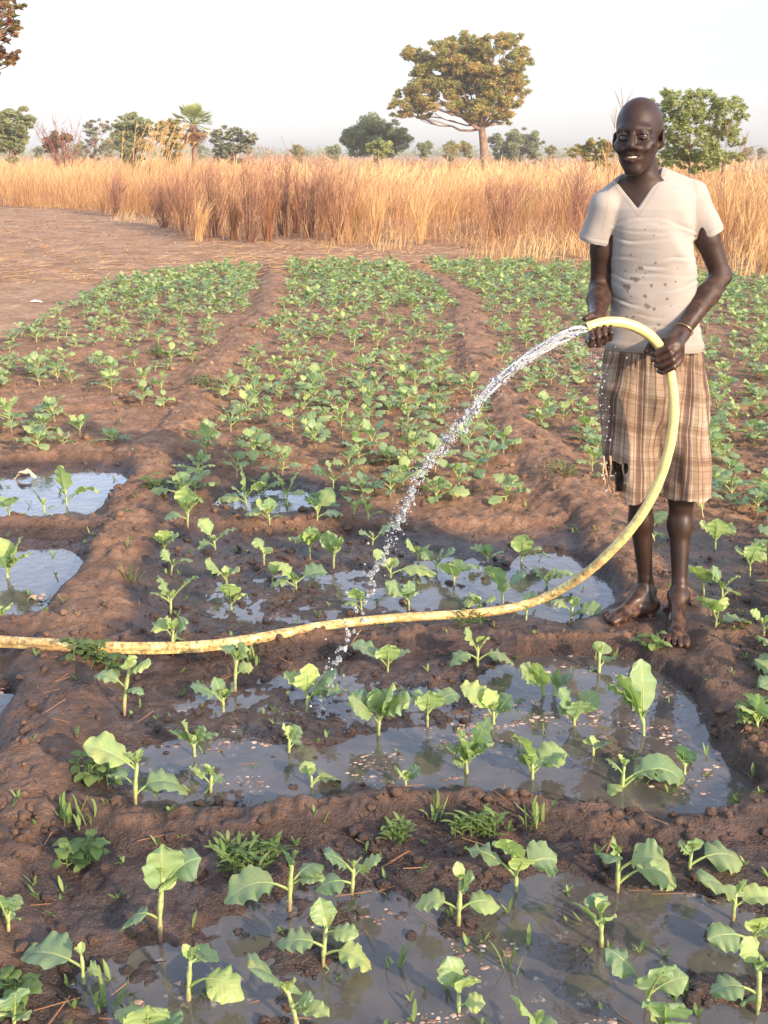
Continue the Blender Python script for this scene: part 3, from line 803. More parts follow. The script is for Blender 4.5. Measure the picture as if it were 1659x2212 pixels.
# single tussocks standing out along the front of the field
TUSS = [  # u, v of foot, height m, spread, lean, tint, look
    (905,528,1.25,.42,.25,.95,'pale fanned tussock with crisp bent stems, beside the darker pair'), (765,515,1.45,.30,.30,.55,'bent brown tussock leaning right at the field front'),
    (812,520,1.30,.34,.22,.88,'yellow tussock of wavy stems next to the brown one'), (578,522,1.45,.32,.15,.06,'dark brown twiggy tussock with a thick foot'),
    (505,518,1.2,.50,.20,.12,'reddish tussock of fine twigs left of the dark one'), (430,520,.95,.30,.45,.92,'short straw tussock bent over like a hook'),
    (640,505,1.35,.40,.18,.08,'thin brown tussock behind the dark twiggy one'), (970,500,1.4,.40,.35,.60,'orange tussock sweeping right below the big tree'),
    (1060,510,1.1,.50,.5,.70,'low collapsed tussock under the leaning grass'), (1130,505,1.3,.40,.25,.75,'upright golden tussock left of the man'),
    (1210,500,1.25,.40,.25,.6,'ragged golden tussock touching the man\'s sleeve in view'), (700,500,1.5,.34,.20,.2,'tall slim tussock at the field front left of the bent brown one'),
    (345,470,1.1,.55,.2,.1,'grey brown tussock on the bare left ground'), (1610,560,1.35,.45,.4,.7,'orange tussock right of the man at the photo edge'),
    (1560,520,1.3,.4,-.35,.6,'reddish tussock leaning left behind the man\'s elbow'), (1650,610,.9,.45,.5,.6,'nearest low tussock at the right edge')]
for i, (u, v, h, sp, ln, ti, look) in enumerate(TUSS):
    rs = np.random.RandomState(300 + i); x, y = gp(u, v); n = 85
    a = rs.rand(n) * 6.28; rr = rs.rand(n) ** .7 * .07
    dr = a * .5 + rs.randn(n) * .5
    vx, vy = np.cos(a) * sp * rs.rand(n) + ln * .55, np.sin(a) * sp * rs.rand(n)
    lean = np.hypot(vx, vy); dr = np.arctan2(vy, vx)
    me = blade_obj('grass_tussock', [blades(np.cos(a) * rr, np.sin(a) * rr, np.zeros(n) - .02, h * (.6 + .45 * rs.rand(n)), lean, dr, .009 + .007 * rs.rand(n), .05 + .25 * rs.rand(n), 700 + i, np.clip(ti + .12 * rs.randn(n), 0, 1), 8)])
    tag(link('grass_tussock', me, None, (x, y, float(gz(np.array([x]), np.array([y]))[0]))), look, 'grass tussock', 'dry tussocks along the front of the field')

# dead twiggy bushes in front of the grass
TWIG_M = mat('twigs', rough=.85); _t2 = NT(TWIG_M); _t2.set('Base Color', _t2.ramp(_t2.attr('tint'), [(0, (.10, .045, .030)), (.5, (.24, .115, .075)), (1, (.46, .25, .16))]))
DEADB = [(400,500,1.15,'middling'),(462,512,1.25,'middling'),(540,524,1.5,'tall'),(612,508,1.4,'tall'),(668,514,1.3,'middling'),(728,520,1.35,'middling'),(355,492,.9,'low'),(1085,520,1.0,'low'),(250,468,1.0,'low lone'),(1240,512,1.2,'middling')]
PLC = ['third from the left of its row','next left of the tallest one','standing tallest in the middle of the field front','right of the tallest','just left of the bent tussock','at the foot of the bent tussock','at the left end of the field front','below the big tree','alone on the bare left ground','just left of the man']
for i, ((u, v, h, look), pl_) in enumerate(zip(DEADB, PLC)):
    rs = np.random.RandomState(900 + i); x, y = gp(u, v); mb = MB()
    for k in range(22):
        a = rs.rand() * 6.28; b = np.array([math.cos(a), math.sin(a), 0]) * .08 * rs.rand(); e = b + np.array([math.cos(a) * .42 * rs.rand() + .06, math.sin(a) * .35 * rs.rand(), h * (.6 + .4 * rs.rand())])
        m_ = (b + e) / 2 + rs.randn(3) * .05; p = bez(b, m_, e, np.linspace(0, 1, 7)); tube(mb, p, np.linspace(.009, .003, 7), 4, .15 + .3 * rs.rand(), False)
        for j in range(9):
            s_ = p[rs.randint(2, 7)]; e2 = s_ + np.array([rs.randn() * .10, rs.randn() * .10, .08 + .20 * rs.rand()]); tube(mb, [s_, (s_ + e2) / 2 + rs.randn(3) * .015, e2], [.0042, .0034, .0022], 3, .4 + .5 * rs.rand(), False)
            for l in range(2): e3 = e2 + np.array([rs.randn() * .06, rs.randn() * .06, .05 + .08 * rs.rand()]); tube(mb, [(s_ + e2) / 2, e3], [.003, .002], 3, .6 + .4 * rs.rand(), False)
    tag(link('dead_bush', mb.mesh('dead_bush', TWIG_M), None, (x, y, 0)), look + ' leafless twiggy bush ' + pl_, 'dead bush', 'leafless bushes at the edge of the dry field')

# tall reed clump waving above the field at the left, and thin dead stalks by the man's head
def stalks(name, u, v_top, y, n, spread, lean, tint, label, plume=True, v_base=480, w=.02):
    x, _ = P(u, 400, y)[:2]; top = P(u, v_top, y)[2]
    rs = np.random.RandomState(int(u)); mb = MB()
    for i in range(n):
        bx, by = rs.randn() * spread * .25, rs.randn() * spread * .2
        h = top * (.72 + .3 * rs.rand()); tx = bx + (lean + rs.randn() * .12) * h
        p = bez(np.array([bx, by, 0]), np.array([bx + .1 * lean, by, h * .6]), np.array([tx, by + rs.randn() * .1, h]), np.linspace(0, 1, 10))
        tube(mb, p, np.linspace(w * .5, w * .18, 10), 4, float(np.clip(tint + rs.randn() * .1, 0, 1)), False)
        if plume:
            for k in range(12):
                f = .72 + .28 * rs.rand(); q = bez(p[0], p[5], p[-1], [f])[0]
                q = p[int(f * 9)]; e = q + np.array([lean * .3 + rs.randn() * .05, rs.randn() * .05, .10 + .1 * rs.rand()])
                tube(mb, [q, (q + e) / 2 + [0, 0, .015], e], [w * .12, w * .3, w * .08], 3, float(np.clip(tint + .1 + rs.randn() * .1, 0, 1)), False)
    o = link(name, mb.mesh(name, GRASS_M), None, (x, y, 0)); tag(o, label, 'reeds' if plume and n > 8 else 'dead stalk')
stalks('reed_clump', 330, 262, 42, 34, 2.2, .26, .85, 'tall yellow reeds with plumes waving above the field in front of the palm', True, w=.042)
stalks('grass_stalk', 1345, 128, 9, 2, .25, .07, .1, 'thin dead seed stalk rising behind the man\'s head', True, w=.007)
stalks('grass_stalk', 1312, 240, 10, 4, .3, .02, .15, 'reddish feathery stalks left of the man\'s head', True, w=.008)
stalks('grass_stalk', 1600, 262, 16, 4, .5, .1, .15, 'bare thin stalks above the field at the right edge', True, w=.01)
stalks('grass_stalk', 645, 290, 24, 5, .8, .04, .1, 'thin bare stems poking above the field between the left trees and round tree', False, w=.014)

# ------------------------------------------------------------------ trees and bushes
def foliage_mat(name, stops, trans=.3):
    m = mat(name, rough=.6, spec=.3); t = NT(m)
    n = t.noise(.55, 3, .6, t.obj())
    a = t.math('ADD', t.math('MULTIPLY', t.attr('tint'), .7), t.math('MULTIPLY', n, .35))
    c = t.ramp(a, stops); t.set('Base Color', c)
    tr = t.n('BsdfTranslucent'); t.l(c, tr.inputs['Color'])
    ms = t.n('MixShader'); ms.inputs[0].default_value = trans
    t.l(t.b.outputs[0], ms.inputs[1]); t.l(tr.outputs[0], ms.inputs[2]); t.l(ms.outputs[0], t.t.nodes['Material Output'].inputs['Surface'])
    return m
FM = {'olive': foliage_mat('olive_leaves', [(.15, (.20, .21, .07)), (.42, (.33, .31, .095)), (.68, (.45, .36, .11)), (.9, (.52, .31, .12))], .45),
      'green': foliage_mat('green_leaves', [(.15, (.20, .22, .11)), (.5, (.28, .30, .14)), (.85, (.38, .38, .18))], .4),
      'bright': foliage_mat('bright_leaves', [(.15, (.21, .25, .09)), (.5, (.33, .37, .13)), (.85, (.46, .47, .20))], .42),
      'pale': foliage_mat('pale_leaves', [(.15, (.13, .14, .08)), (.5, (.21, .22, .13)), (.85, (.32, .30, .17))]),
      'rust': foliage_mat('rusty_leaves', [(.15, (.14, .06, .03)), (.45, (.28, .12, .06)), (.62, (.20, .15, .05)), (.9, (.15, .17, .05))]),
      'pink': foliage_mat('dry_twigs', [(.15, (.30, .13, .09)), (.5, (.46, .24, .16)), (.9, (.60, .38, .25))])}
BARK = mat('bark', rough=.9); _t = NT(BARK); _n = _t.noise(5, 5, .6, _t.obj()); _t.set('Base Color', _t.ramp(_n, [(.3, (.13, .075, .045)), (.6, (.27, .17, .11)), (.8, (.38, .26, .17))])); _t.bump(_n, .8, .05)
def leaf_cloud(centers, radii, n, size, seed, flat=.6, edge=.55, tvar=.2, droop=0.0):
    """small leaf faces gathered round many centres, so that sky shows between the sprays"""
    rs = np.random.RandomState(seed)
    centers = np.asarray(centers, float); radii = np.asarray(radii, float)
    pr = radii ** 2; pr /= pr.sum()
    k = rs.choice(len(centers), n, p=pr)
    d = rs.randn(n, 3); d /= np.linalg.norm(d, axis=1, keepdims=True)
    rr = rs.rand(n) ** edge
    p = centers[k] + d * (rr * radii[k])[:, None] * np.array([1, 1, flat])
    a = rs.randn(n, 3); a[:, 2] *= .5; a[:, 2] -= droop; a /= np.linalg.norm(a, axis=1, keepdims=True)
    b = np.cross(a, rs.randn(n, 3)); b /= np.linalg.norm(b, axis=1, keepdims=True)
    s = size * (.5 + rs.rand(n)); L = a * s[:, None]; W = b * (s * .38)[:, None]
    v = np.stack([p - L * .5, p + W * .5, p + L * .6, p - W * .5], 1).reshape(-1, 3)
    q = (np.arange(n) * 4)[:, None] + np.arange(4)[None]
    tc = rs.rand(len(centers))
    ti = np.clip(.5 + (tc[k] - .5) * 2 * tvar + rs.randn(n) * .14 , 0, 1)
    return v, q, np.repeat(ti, 4)
def crown_obj(name, root, v, q, ti, m):
    me = np_mesh(name, v, q, False, None, {'tint': ti}, [m]); return link(name, me, root)
def limb(mb, a, b, r0, r1, seed, bend=.12, n=8):
    rs = np.random.RandomState(seed); a, b = np.asarray(a, float), np.asarray(b, float); L = np.linalg.norm(b - a)
    m = (a + b) / 2 + rs.randn(3) * bend * L + np.array([0, 0, -.06 * L])
    p = bez(a, m, b, np.linspace(0, 1, n)); p[1:-1] += rs.randn(n - 2, 3) * .015 * L
    tube(mb, p, np.linspace(r0, r1, n), 7, 0.0); return p
def tree(name, label, D, u_base, u_fork, v_fork, blobs, m, leafn, lsize, tr, seed, group=None, flat=.6, sub=10, subr=.34, cat='tree', base_z=0.0, tvar=.3, extra_limb=0, trunk=True):
    """blobs: crown lobes measured (u, v, radius in px); each is built at its own depth round the trunk"""
    rs = np.random.RandomState(seed); k = D / (FPX * .95)
    bx = P(u_base, 340, D)[0]; root = empty(name, (bx, D, base_z)); tag(root, label, cat, group)
    org = np.array([bx, D, base_z]); ppm = k
    cs, rsn, mains = [], [], []
    for (u, v, rp) in blobs:
        dep = rs.uniform(-.9, .9) * max(b[2] for b in blobs) * ppm * .8
        c = P(u, v, D + dep) - org; R_ = rp * ppm; mains.append((c, R_))
        for j in range(sub):
            d = rs.randn(3); d /= np.linalg.norm(d); cs.append(c + d * R_ * (.25 + .85 * rs.rand() ** .6) * np.array([1, 1, .8])); rsn.append(R_ * subr * (.5 + .8 * rs.rand()))
    v_, q_, t_ = leaf_cloud(cs, rsn, leafn, lsize, seed, flat, .5, tvar)
    if trunk:
        mb = MB(); fk = P(u_fork, v_fork, D) - org
        p = bez(np.zeros(3), np.array([fk[0] * .2, 0, fk[2] * .6]), fk, np.linspace(0, 1, 9)); p[0, 2] -= .1
        tube(mb, p, tr * np.linspace(1.25, .8, 9) * np.array([1.25, 1.05, 1, 1, 1, 1, 1, 1, 1]), 10, 0.0)
        for i, (c, R_) in enumerate(mains):
            lp = limb(mb, fk + np.array([0, 0, -tr * .3]), c, tr * .38 * rs.uniform(.6, 1), tr * .07, seed * 7 + i)
            for j in range(4 + extra_limb):
                e = cs[i * sub + j]; limb(mb, lp[rs.randint(3, 7)], e, tr * .09, tr * .03, seed * 77 + i * 9 + j, .12, 6)
        link('trunk', mb.mesh('trunk', BARK), root)
    crown_obj('crown', root, v_, q_, t_, m)
    return root
# the big spreading tree, its long lower limb reaching left
tree('spreading_tree', 'big spreading tree with a leaning forked trunk and olive rust crown', 85, 1048, 1040, 275,
     [(905,145,40),(880,215,30),(862,235,22),(940,165,45),(960,115,34),(1000,105,36),(1060,95,30),(1105,100,30),(1128,122,22),(1060,140,48),(1010,165,42),(1100,165,34),(1115,190,24),(960,205,38),
      (1050,200,40),(1090,225,30),(915,195,34),(1080,255,20),(905,243,22),(1000,225,26),(893,115,20),(1118,140,24),(1020,130,40),(985,140,36),(1075,180,36),(1035,225,30),(985,180,30)], FM['olive'], 80000, .21, .30, 3, None, .62, 26, .30, tvar=.35, extra_limb=2)
tree('leafy_bush', 'large loose green bush with arching sprays right behind the man\'s head', 30, 1495, 1490, 318,
     [(1430,235,32),(1470,225,34),(1520,225,34),(1565,240,28),(1590,222,16),(1600,250,16),(1440,280,36),(1490,275,38),(1545,285,32),(1580,275,20),(1460,320,30),(1520,325,30),(1405,262,26),(1500,207,16),(1440,205,14),(1450,345,28),(1500,350,28),(1550,345,24),(1590,300,18),(1605,232,9)], FM['bright'], 21000, .085, .022, 4, None, .9, 42, .22, cat='bush', tvar=.3, extra_limb=3)
tree('round_bush', 'dense round dark green bush left of the big spreading tree', 95, 812, 812, 310,
     [(775,285,26),(812,282,28),(848,285,26),(760,300,20),(865,302,18),(812,305,30),(780,318,22),(845,318,22),(812,320,26)], FM['green'], 26000, .22, .2, 5, 'scattered trees on the horizon', .75, 18, .48, cat='bush')
tree('light_shrub', 'small bright green shrub in front of the dense round bush', 60, 818, 818, 322, [(805,322,14),(822,312,13),(838,322,12),(818,330,14)], FM['bright'], 1800, .2, .06, 6, None, .8, 10, .35, cat='shrub')
tree('dome_tree', 'smooth dome shaped grey green tree just right of the big trunk', 140, 1115, 1115, 318,
     [(1085,302,22),(1115,295,24),(1145,303,22),(1115,312,26),(1070,312,14),(1162,312,13),(1095,322,16),(1140,322,16),(1115,336,26),(1080,336,16),(1155,336,16)], FM['green'], 24000, .26, .2, 7, 'scattered trees on the horizon', .7, 16, .34)
tree('flat_topped_tree', 'dark flat topped tree at the left edge of the horizon', 70, 25, 25, 305,
     [(10,255,22),(40,252,20),(62,262,14),(15,278,24),(50,280,14),(-20,265,26),(5,303,20),(40,305,16),(20,325,24)], FM['green'], 17000, .20, .2, 8, 'scattered trees on the horizon', .55, 16, .46)
tree('bare_bush', 'leafless pinkish bush with a brown heart near the left edge', 75, 122, 122, 318, [(122,300,18),(112,312,16),(140,305,14)], FM['rust'], 1500, .26, .14, 9, None, .8, 9, .4, cat='bush')
tree('pale_tree', 'thin pale grey tree left of the dark green one', 110, 205, 207, 300, [(190,275,12),(212,272,16),(232,275,12),(205,288,14),(200,300,12),(190,315,14),(215,318,14),(205,335,16)], FM['pale'], 1500, .30, .13, 10, 'scattered trees on the horizon', .6, 9, .35, tvar=.3)
tree('green_tree', 'dark green tree with an uneven crown left of the palm', 85, 288, 288, 310, [(268,265,18),(288,262,18),(310,270,16),(262,288,18),(290,290,22),(318,288,14),(278,300,20),(265,314,16),(305,312,16),(285,330,24)], FM['green'], 16000, .20, .2, 11, 'scattered trees on the horizon', .6, 16, .44)
tree('olive_tree', 'small olive tree behind the waving reeds, touching the palm', 80, 365, 365, 310, [(352,275,15),(370,270,15),(380,285,14),(350,295,15),(368,300,18),(355,316,14),(380,314,14),(368,332,18)], FM['olive'], 3500, .3, .2, 12, 'scattered trees on the horizon', .65, 12, .35)
tree('grey_bush', 'broad grey green bush right of the palm', 90, 505, 505, 318, [(480,290,18),(502,282,16),(525,290,16),(545,302,14),(490,305,20),(520,308,20),(465,300,12),(480,322,18),(535,322,16),(505,335,24),(470,338,16)], FM['pale'], 4200, .3, .14, 13, 'scattered trees on the horizon', .6, 13, .33, cat='bush')
tree('rusty_bush', 'rusty olive bush left of the man\'s ear, above the grass', 60, 1290, 1290, 330, [(1255,318,14),(1280,312,15),(1305,312,16),(1235,325,12),(1295,328,18),(1320,325,14),(1265,338,16),(1305,342,18)], FM['olive'], 3600, .2, .1, 14, None, .7, 12, .35, cat='bush')
tree('low_bush', 'low green bush right of the leafy one, half sunk in the grass', 45, 1565, 1565, 335, [(1560,332,22),(1590,336,16),(1530,338,16)], FM['bright'], 2500, .16, .08, 15, None, .7, 10, .35, cat='bush')
for i, (u, v, rp, lb) in enumerate([(918,314,14,'low olive bush below the left end of the big crown'), (975,316,16,'low olive bush left of the big trunk'), (1005,312,11,'small green bush touching the big trunk'), (722,322,12,'low bush left of the dense round bush'),
        (645,322,12,'tiny olive bush on the horizon in the gap of bare stems'), (1190,320,9,'tiny dark bush right of the dome tree'), (85,322,10,'tiny bush between flat topped tree and bare bush'), (170,318,11,'low brown bush under the pale tree'),
        (235,308,14,'low olive bush between pale and dark green trees'), (430,318,12,'low olive bush at the foot of the palm'), (1618,322,9,'far blue grey bush at the right horizon'), (1645,325,8,'farthest small bush at the right edge')]):
    tree('horizon_bush', lb, 130 + 7 * i, u, u, 322, [(u - rp * .6, v + 2, rp * .7), (u + rp * .5, v + 3, rp * .7), (u, v, rp * .75), (u - rp * .3, v + 12, rp * .85), (u + rp * .3, v + 24, rp * .8)], FM['olive' if i % 3 else 'green'], 1900, .32, .12, 40 + i, 'low bushes along the horizon', .7, 11, .45, cat='bush', trunk=False)
# branches hanging in from a tree whose trunk stands left of the photograph
tree('leaning_tree', 'rusty leaved tree whose branch tips hang in at the top left corner', 30, -190, -150, 200,
     [(-60,60,60),(10,20,34),(25,55,26),(-10,100,40),(-20,140,34),(-80,-20,70),(10,-30,40),(-110,120,60),(8,125,20),(30,15,18),(-150,30,70)], FM['rust'], 12000, .13, .3, 31, None, .6, 16, .24, tvar=.4, extra_limb=4)
# bare pink twigs of the leafless bush
_b = MB(); _rs = np.random.RandomState(3)
for i in range(26):
    a = np.array([_rs.randn() * .2, _rs.randn() * .2, 0]); e = np.array([_rs.randn() * 1.0, _rs.randn() * .6, 2.2 + _rs.rand() * 1.1])
    p = limb(_b, a, e, .03, .01, i, .08, 6)
    for j in range(5):
        s = p[_rs.randint(2, 6)]; limb(_b, s, s + np.array([_rs.randn() * .4, _rs.randn() * .3, .4 + .4 * _rs.rand()]), .014, .006, i * 9 + j, .1, 4)
_o = link('bare_shrub', _b.mesh('bare_shrub', FM['pink']), None, (P(133, 340, 72)[0], 72, 0)); tag(_o, 'fan of bare pink twigs standing before the brown hearted bush', 'shrub')
# the fan palm
def palm():
    D = 75; b = P(419, 330, D); root = empty('fan_palm', (b[0], D, 0)); tag(root, 'fan palm with round head and dead brown skirt above the grass', 'palm tree')
    top = P(419, 268, D)[2]; mb = MB(); tube(mb, [(0, 0, -.1), (.05, 0, top * .5), (0, 0, top)], [.25, .2, .18], 9, 0.0); link('trunk', mb.mesh('trunk', BARK), root)
    rs = np.random.RandomState(8)
    for nm, m, n, lo, hi in (('crown', FM['bright'], 44, -.55, 1.25), ('dead_skirt', FM['rust'], 16, -1.3, -.35)):
        fr = MB()
        for i in range(n):
            az = rs.rand() * 6.28; el = lo + (hi - lo) * rs.rand(); d = np.array([math.cos(az) * math.cos(el), math.sin(az) * math.cos(el), math.sin(el)])
            s = np.array([-math.sin(az), math.cos(az), 0]); nn = np.cross(d, s); L = .75 + .35 * rs.rand(); hub = np.array([0, 0, top]) + d * L * .9
            tube(fr, [(0, 0, top), hub], .02, 4, .5, False)
            for k in range(13):
                a = -1.35 + 2.7 * k / 12; e = hub + (d * math.cos(a) + s * math.sin(a)) * .62 + np.array([0, 0, -.12 * rs.rand()]); w = nn * .01 + (s * math.cos(a) - d * math.sin(a)) * .045
                mid = hub + (e - hub) * .6
                fr.add([hub, mid + w, e, mid - w], [(0, 1, 2, 3)], None, None, .35 + .4 * rs.rand())
        link(nm, fr.mesh(nm, m, False), root)
palm()
# far scrub that reads as one band
rs = np.random.RandomState(77); n = 260
xs = (rs.rand(n) * 2 - 1) * 190; ys_ = 240 + rs.rand(n) * 160
v, q, ti = leaf_cloud(np.stack([xs, ys_, .6 + .5 * rs.rand(n)], 1), 1.6 + 2.4 * rs.rand(n) ** 2, 34000, .6, 5, .75, .5, .4)
tag(link('far_scrub', np_mesh('far_scrub', v, q, False, None, {'tint': ti}, [FM['green']])), 'far band of low scrub along the horizon', 'scrub', None, 'stuff')

# straw and stems lying on the bare ground
rs = np.random.RandomState(91); n = 10000
u_ = rs.rand(n) * 2000 - 150; v_ = np.where(u_ < 420, 405 + 210 * rs.rand(n) ** .9, 470 + 130 * rs.rand(n) ** .7)
xs, ys_ = [], []
for a_, b_ in zip(u_, v_): p_ = gp(a_, b_); xs.append(p_[0]); ys_.append(p_[1])
m2 = 550; yy2 = 1.4 * np.exp(rs.rand(m2) * math.log(9 / 1.4)); xx2 = (rs.rand(m2) * 2 - 1) * (.42 * yy2 + .3)
xs = np.concatenate([xs, xx2]); ys_ = np.concatenate([ys_, yy2]); n = len(xs)
z_, rdg = ground_h(xs, ys_)
far_ = ys_ > 9.5
L = np.where(far_, .06 + .20 * rs.rand(n), .02 + .07 * rs.rand(n)); w_ = np.where(far_, .009, .0022)
az = rs.rand(n) * 6.28; dx, dy = np.cos(az) * L / 2, np.sin(az) * L / 2; px_, py_ = -np.sin(az) * w_ / 2, np.cos(az) * w_ / 2
zz = z_ + .006; dz = rs.rand(n) * L * .12
V = np.stack([np.stack([xs - dx - px_, ys_ - dy - py_, zz], 1), np.stack([xs + dx - px_, ys_ + dy - py_, zz + dz], 1), np.stack([xs + dx + px_, ys_ + dy + py_, zz + dz + w_ * .4], 1), np.stack([xs - dx + px_, ys_ - dy + py_, zz + w_ * .4], 1)], 1).reshape(-1, 3)
tg_ = np.clip(.55 + .25 * rs.randn(n), 0, 1); tg_ = np.where(far_, tg_, tg_ * .32)
me = np_mesh('straw_litter', V, (np.arange(n) * 4)[:, None] + np.arange(4)[None], False, None, {'tint': np.repeat(tg_, 4)}, [GRASS_M])
tag(link('straw_litter', me), 'short bits of straw lying on the bare ground and beds', 'straw', None, 'stuff')
# ------------------------------------------------------------------ the man with the hose
class Grid:
    def __init__(s, lo, hi, h):
        s.h = h; s.lo = np.array(lo, float); s.n = (np.ceil((np.array(hi) - s.lo) / h)).astype(int) + 1
        s.f = np.full(tuple(s.n), .08, np.float32)
        s.ax = [s.lo[i] + h * np.arange(s.n[i]) for i in range(3)]
    def box(s, lo, hi):
        a = np.clip(np.floor((np.asarray(lo) - s.lo) / s.h).astype(int), 0, s.n - 1); b = np.clip(np.ceil((np.asarray(hi) - s.lo) / s.h).astype(int) + 1, 1, s.n)
        sl = tuple(slice(a[i], max(a[i] + 1, b[i])) for i in range(3))
        X = s.ax[0][sl[0]][:, None, None]; Y = s.ax[1][sl[1]][None, :, None]; Z = s.ax[2][sl[2]][None, None, :]
        return sl, X, Y, Z
    def union(s, lo, hi, fn, k=.01):
        sl, X, Y, Z = s.box(np.asarray(lo) - k - .012, np.asarray(hi) + k + .012); d = fn(X, Y, Z).astype(np.float32); f = s.f[sl]
        if k > 0: hh = np.clip(.5 + .5 * (f - d) / k, 0, 1); s.f[sl] = f * (1 - hh) + d * hh - k * hh * (1 - hh)
        else: s.f[sl] = np.minimum(f, d)
    def sub(s, lo, hi, fn, k=.004):
        sl, X, Y, Z = s.box(np.asarray(lo) - k - .006, np.asarray(hi) + k + .006); d = -fn(X, Y, Z).astype(np.float32); f = s.f[sl]
        hh = np.clip(.5 + .5 * (d - f) / k, 0, 1); s.f[sl] = f * (1 - hh) + d * hh + k * hh * (1 - hh)
    def cone(s, a, b, r0, r1, k=.01, sq=None, cut=False):
        a, b = np.asarray(a, float), np.asarray(b, float); ab = b - a; L = ab.dot(ab) + 1e-12; rm = max(r0, r1)
        def fn(X, Y, Z):
            x, y, z = X - a[0], Y - a[1], Z - a[2]
            t = np.clip((x * ab[0] + y * ab[1] + z * ab[2]) / L, 0, 1)
            x, y, z = x - t * ab[0], y - t * ab[1], z - t * ab[2]
            return np.sqrt(x * x + y * y + z * z) - (r0 + (r1 - r0) * t)
        (s.sub if cut else s.union)(np.minimum(a, b) - rm, np.maximum(a, b) + rm, fn, k)
    def ell(s, c, r, F=None, k=.01, cut=False):
        c = np.asarray(c, float); r = np.asarray(r, float); F = np.eye(3) if F is None else F; rm = r.max()
        def fn(X, Y, Z):
            x, y, z = X - c[0], Y - c[1], Z - c[2]
            q = [(x * F[i][0] + y * F[i][1] + z * F[i][2]) / r[i] for i in range(3)]
            k0 = np.sqrt(q[0] ** 2 + q[1] ** 2 + q[2] ** 2) + 1e-9
            k1 = np.sqrt((q[0] / r[0]) ** 2 + (q[1] / r[1]) ** 2 + (q[2] / r[2]) ** 2) + 1e-9
            return k0 * (k0 - 1) / k1
        (s.sub if cut else s.union)(c - rm, c + rm, fn, k)
    def chain(s, rows, off=0.0, k=.01, yaw=0.0, disp=None, zlo=None, zhi=None):
        """rows: (z, cx, cy, half width, half depth) going up; ellipses in a frame turned by yaw"""
        R_ = np.array(sorted(rows)); cy_, sy_ = math.cos(yaw), math.sin(yaw)
        z0 = R_[0, 0] if zlo is None else zlo; z1 = R_[-1, 0] if zhi is None else zhi
        m = R_[:, 3:].max()
        def fn(X, Y, Z):
            cx, cy, a, b = (np.interp(Z, R_[:, 0], R_[:, i]) for i in (1, 2, 3, 4)); a = a + off; b = b + off
            x, y = X - cx, Y - cy; lx, ly = x * cy_ + y * sy_, -x * sy_ + y * cy_
            e = 2.3
            q = ((np.abs(lx) / a) ** e + (np.abs(ly) / b) ** e) ** (1 / e)
            d = (q - 1) * np.minimum(a, b)
            if disp is not None: d = d - disp(X, Y, Z, lx, ly)
            return np.maximum(d, np.maximum(z0 - Z, Z - z1))
        lo = np.array([R_[:, 1].min() - m, R_[:, 2].min() - m, z0]); hi = np.array([R_[:, 1].max() + m, R_[:, 2].max() + m, z1])
        s.union(lo, hi, fn, k)
    def mesh(s):
        """surface nets"""
        f = s.f; ins = f < 0; n = s.n
        c = np.zeros((n[0] - 1, n[1] - 1, n[2] - 1), np.uint8)
        for i in (0, 1):
            for j in (0, 1):
                for k in (0, 1): c += ins[i:n[0] - 1 + i, j:n[1] - 1 + j, k:n[2] - 1 + k]
        act = np.argwhere((c > 0) & (c < 8)); del c
        idx = {}; N = len(act)
        key = lambda a: (a[:, 0].astype(np.int64) * n[1] + a[:, 1]) * n[2] + a[:, 2]
        ks = key(act)
        cor = [(i, j, k) for i in (0, 1) for j in (0, 1) for k in (0, 1)]
        val = np.stack([f[act[:, 0] + i, act[:, 1] + j, act[:, 2] + k] for i, j, k in cor], 1)
        P_ = np.zeros((N, 3)); W = np.zeros((N, 1))
        for a in range(8):
            for b in range(a + 1, 8):
                d = np.array(cor[b]) - np.array(cor[a])
                if abs(d).sum() != 1: continue
                va, vb = val[:, a], val[:, b]; m = (va < 0) != (vb < 0)
                t = np.where(m, va / np.where(m, va - vb, 1), 0)
                P_ += (m * 1.0)[:, None] * (np.array(cor[a]) + t[:, None] * d); W += m[:, None]
        V = s.lo + s.h * (act + P_ / W)
        faces = []
        for ax in range(3):
            o1, o2 = (ax + 1) % 3, (ax + 2) % 3
            sl0 = [slice(1, n[i] - 1) for i in range(3)]; sl1 = list(sl0); sl0[ax] = slice(0, n[ax] - 1); sl1[ax] = slice(1, n[ax])
            A_, B_ = ins[tuple(sl0)], ins[tuple(sl1)]
            e = np.argwhere(A_ != B_); flip = B_[tuple(e.T)]
            base = e + 1; base[:, ax] -= 1
            def g(d1, d2):
                q = base.copy(); q[:, o1] -= d1; q[:, o2] -= d2; return np.searchsorted(ks, key(q))
            q = np.stack([g(0, 0), g(1, 0), g(1, 1), g(0, 1)], 1)
            q[flip] = q[flip][:, ::-1]; faces.append(q)
        return V, np.concatenate(faces)
    def smooth(s, V, Q, it=2, lam=.5):
        for _ in range(it):
            S_ = np.zeros_like(V); W = np.zeros(len(V))
            for a in range(4):
                b = (a + 1) % 4
                for x, y in ((a, b), (b, a)):
                    for c in range(3): S_[:, c] += np.bincount(Q[:, x], V[Q[:, y], c], len(V))
                    W += np.bincount(Q[:, x], minlength=len(V))
            V = V + lam * (S_ / W[:, None] - V)
        return V

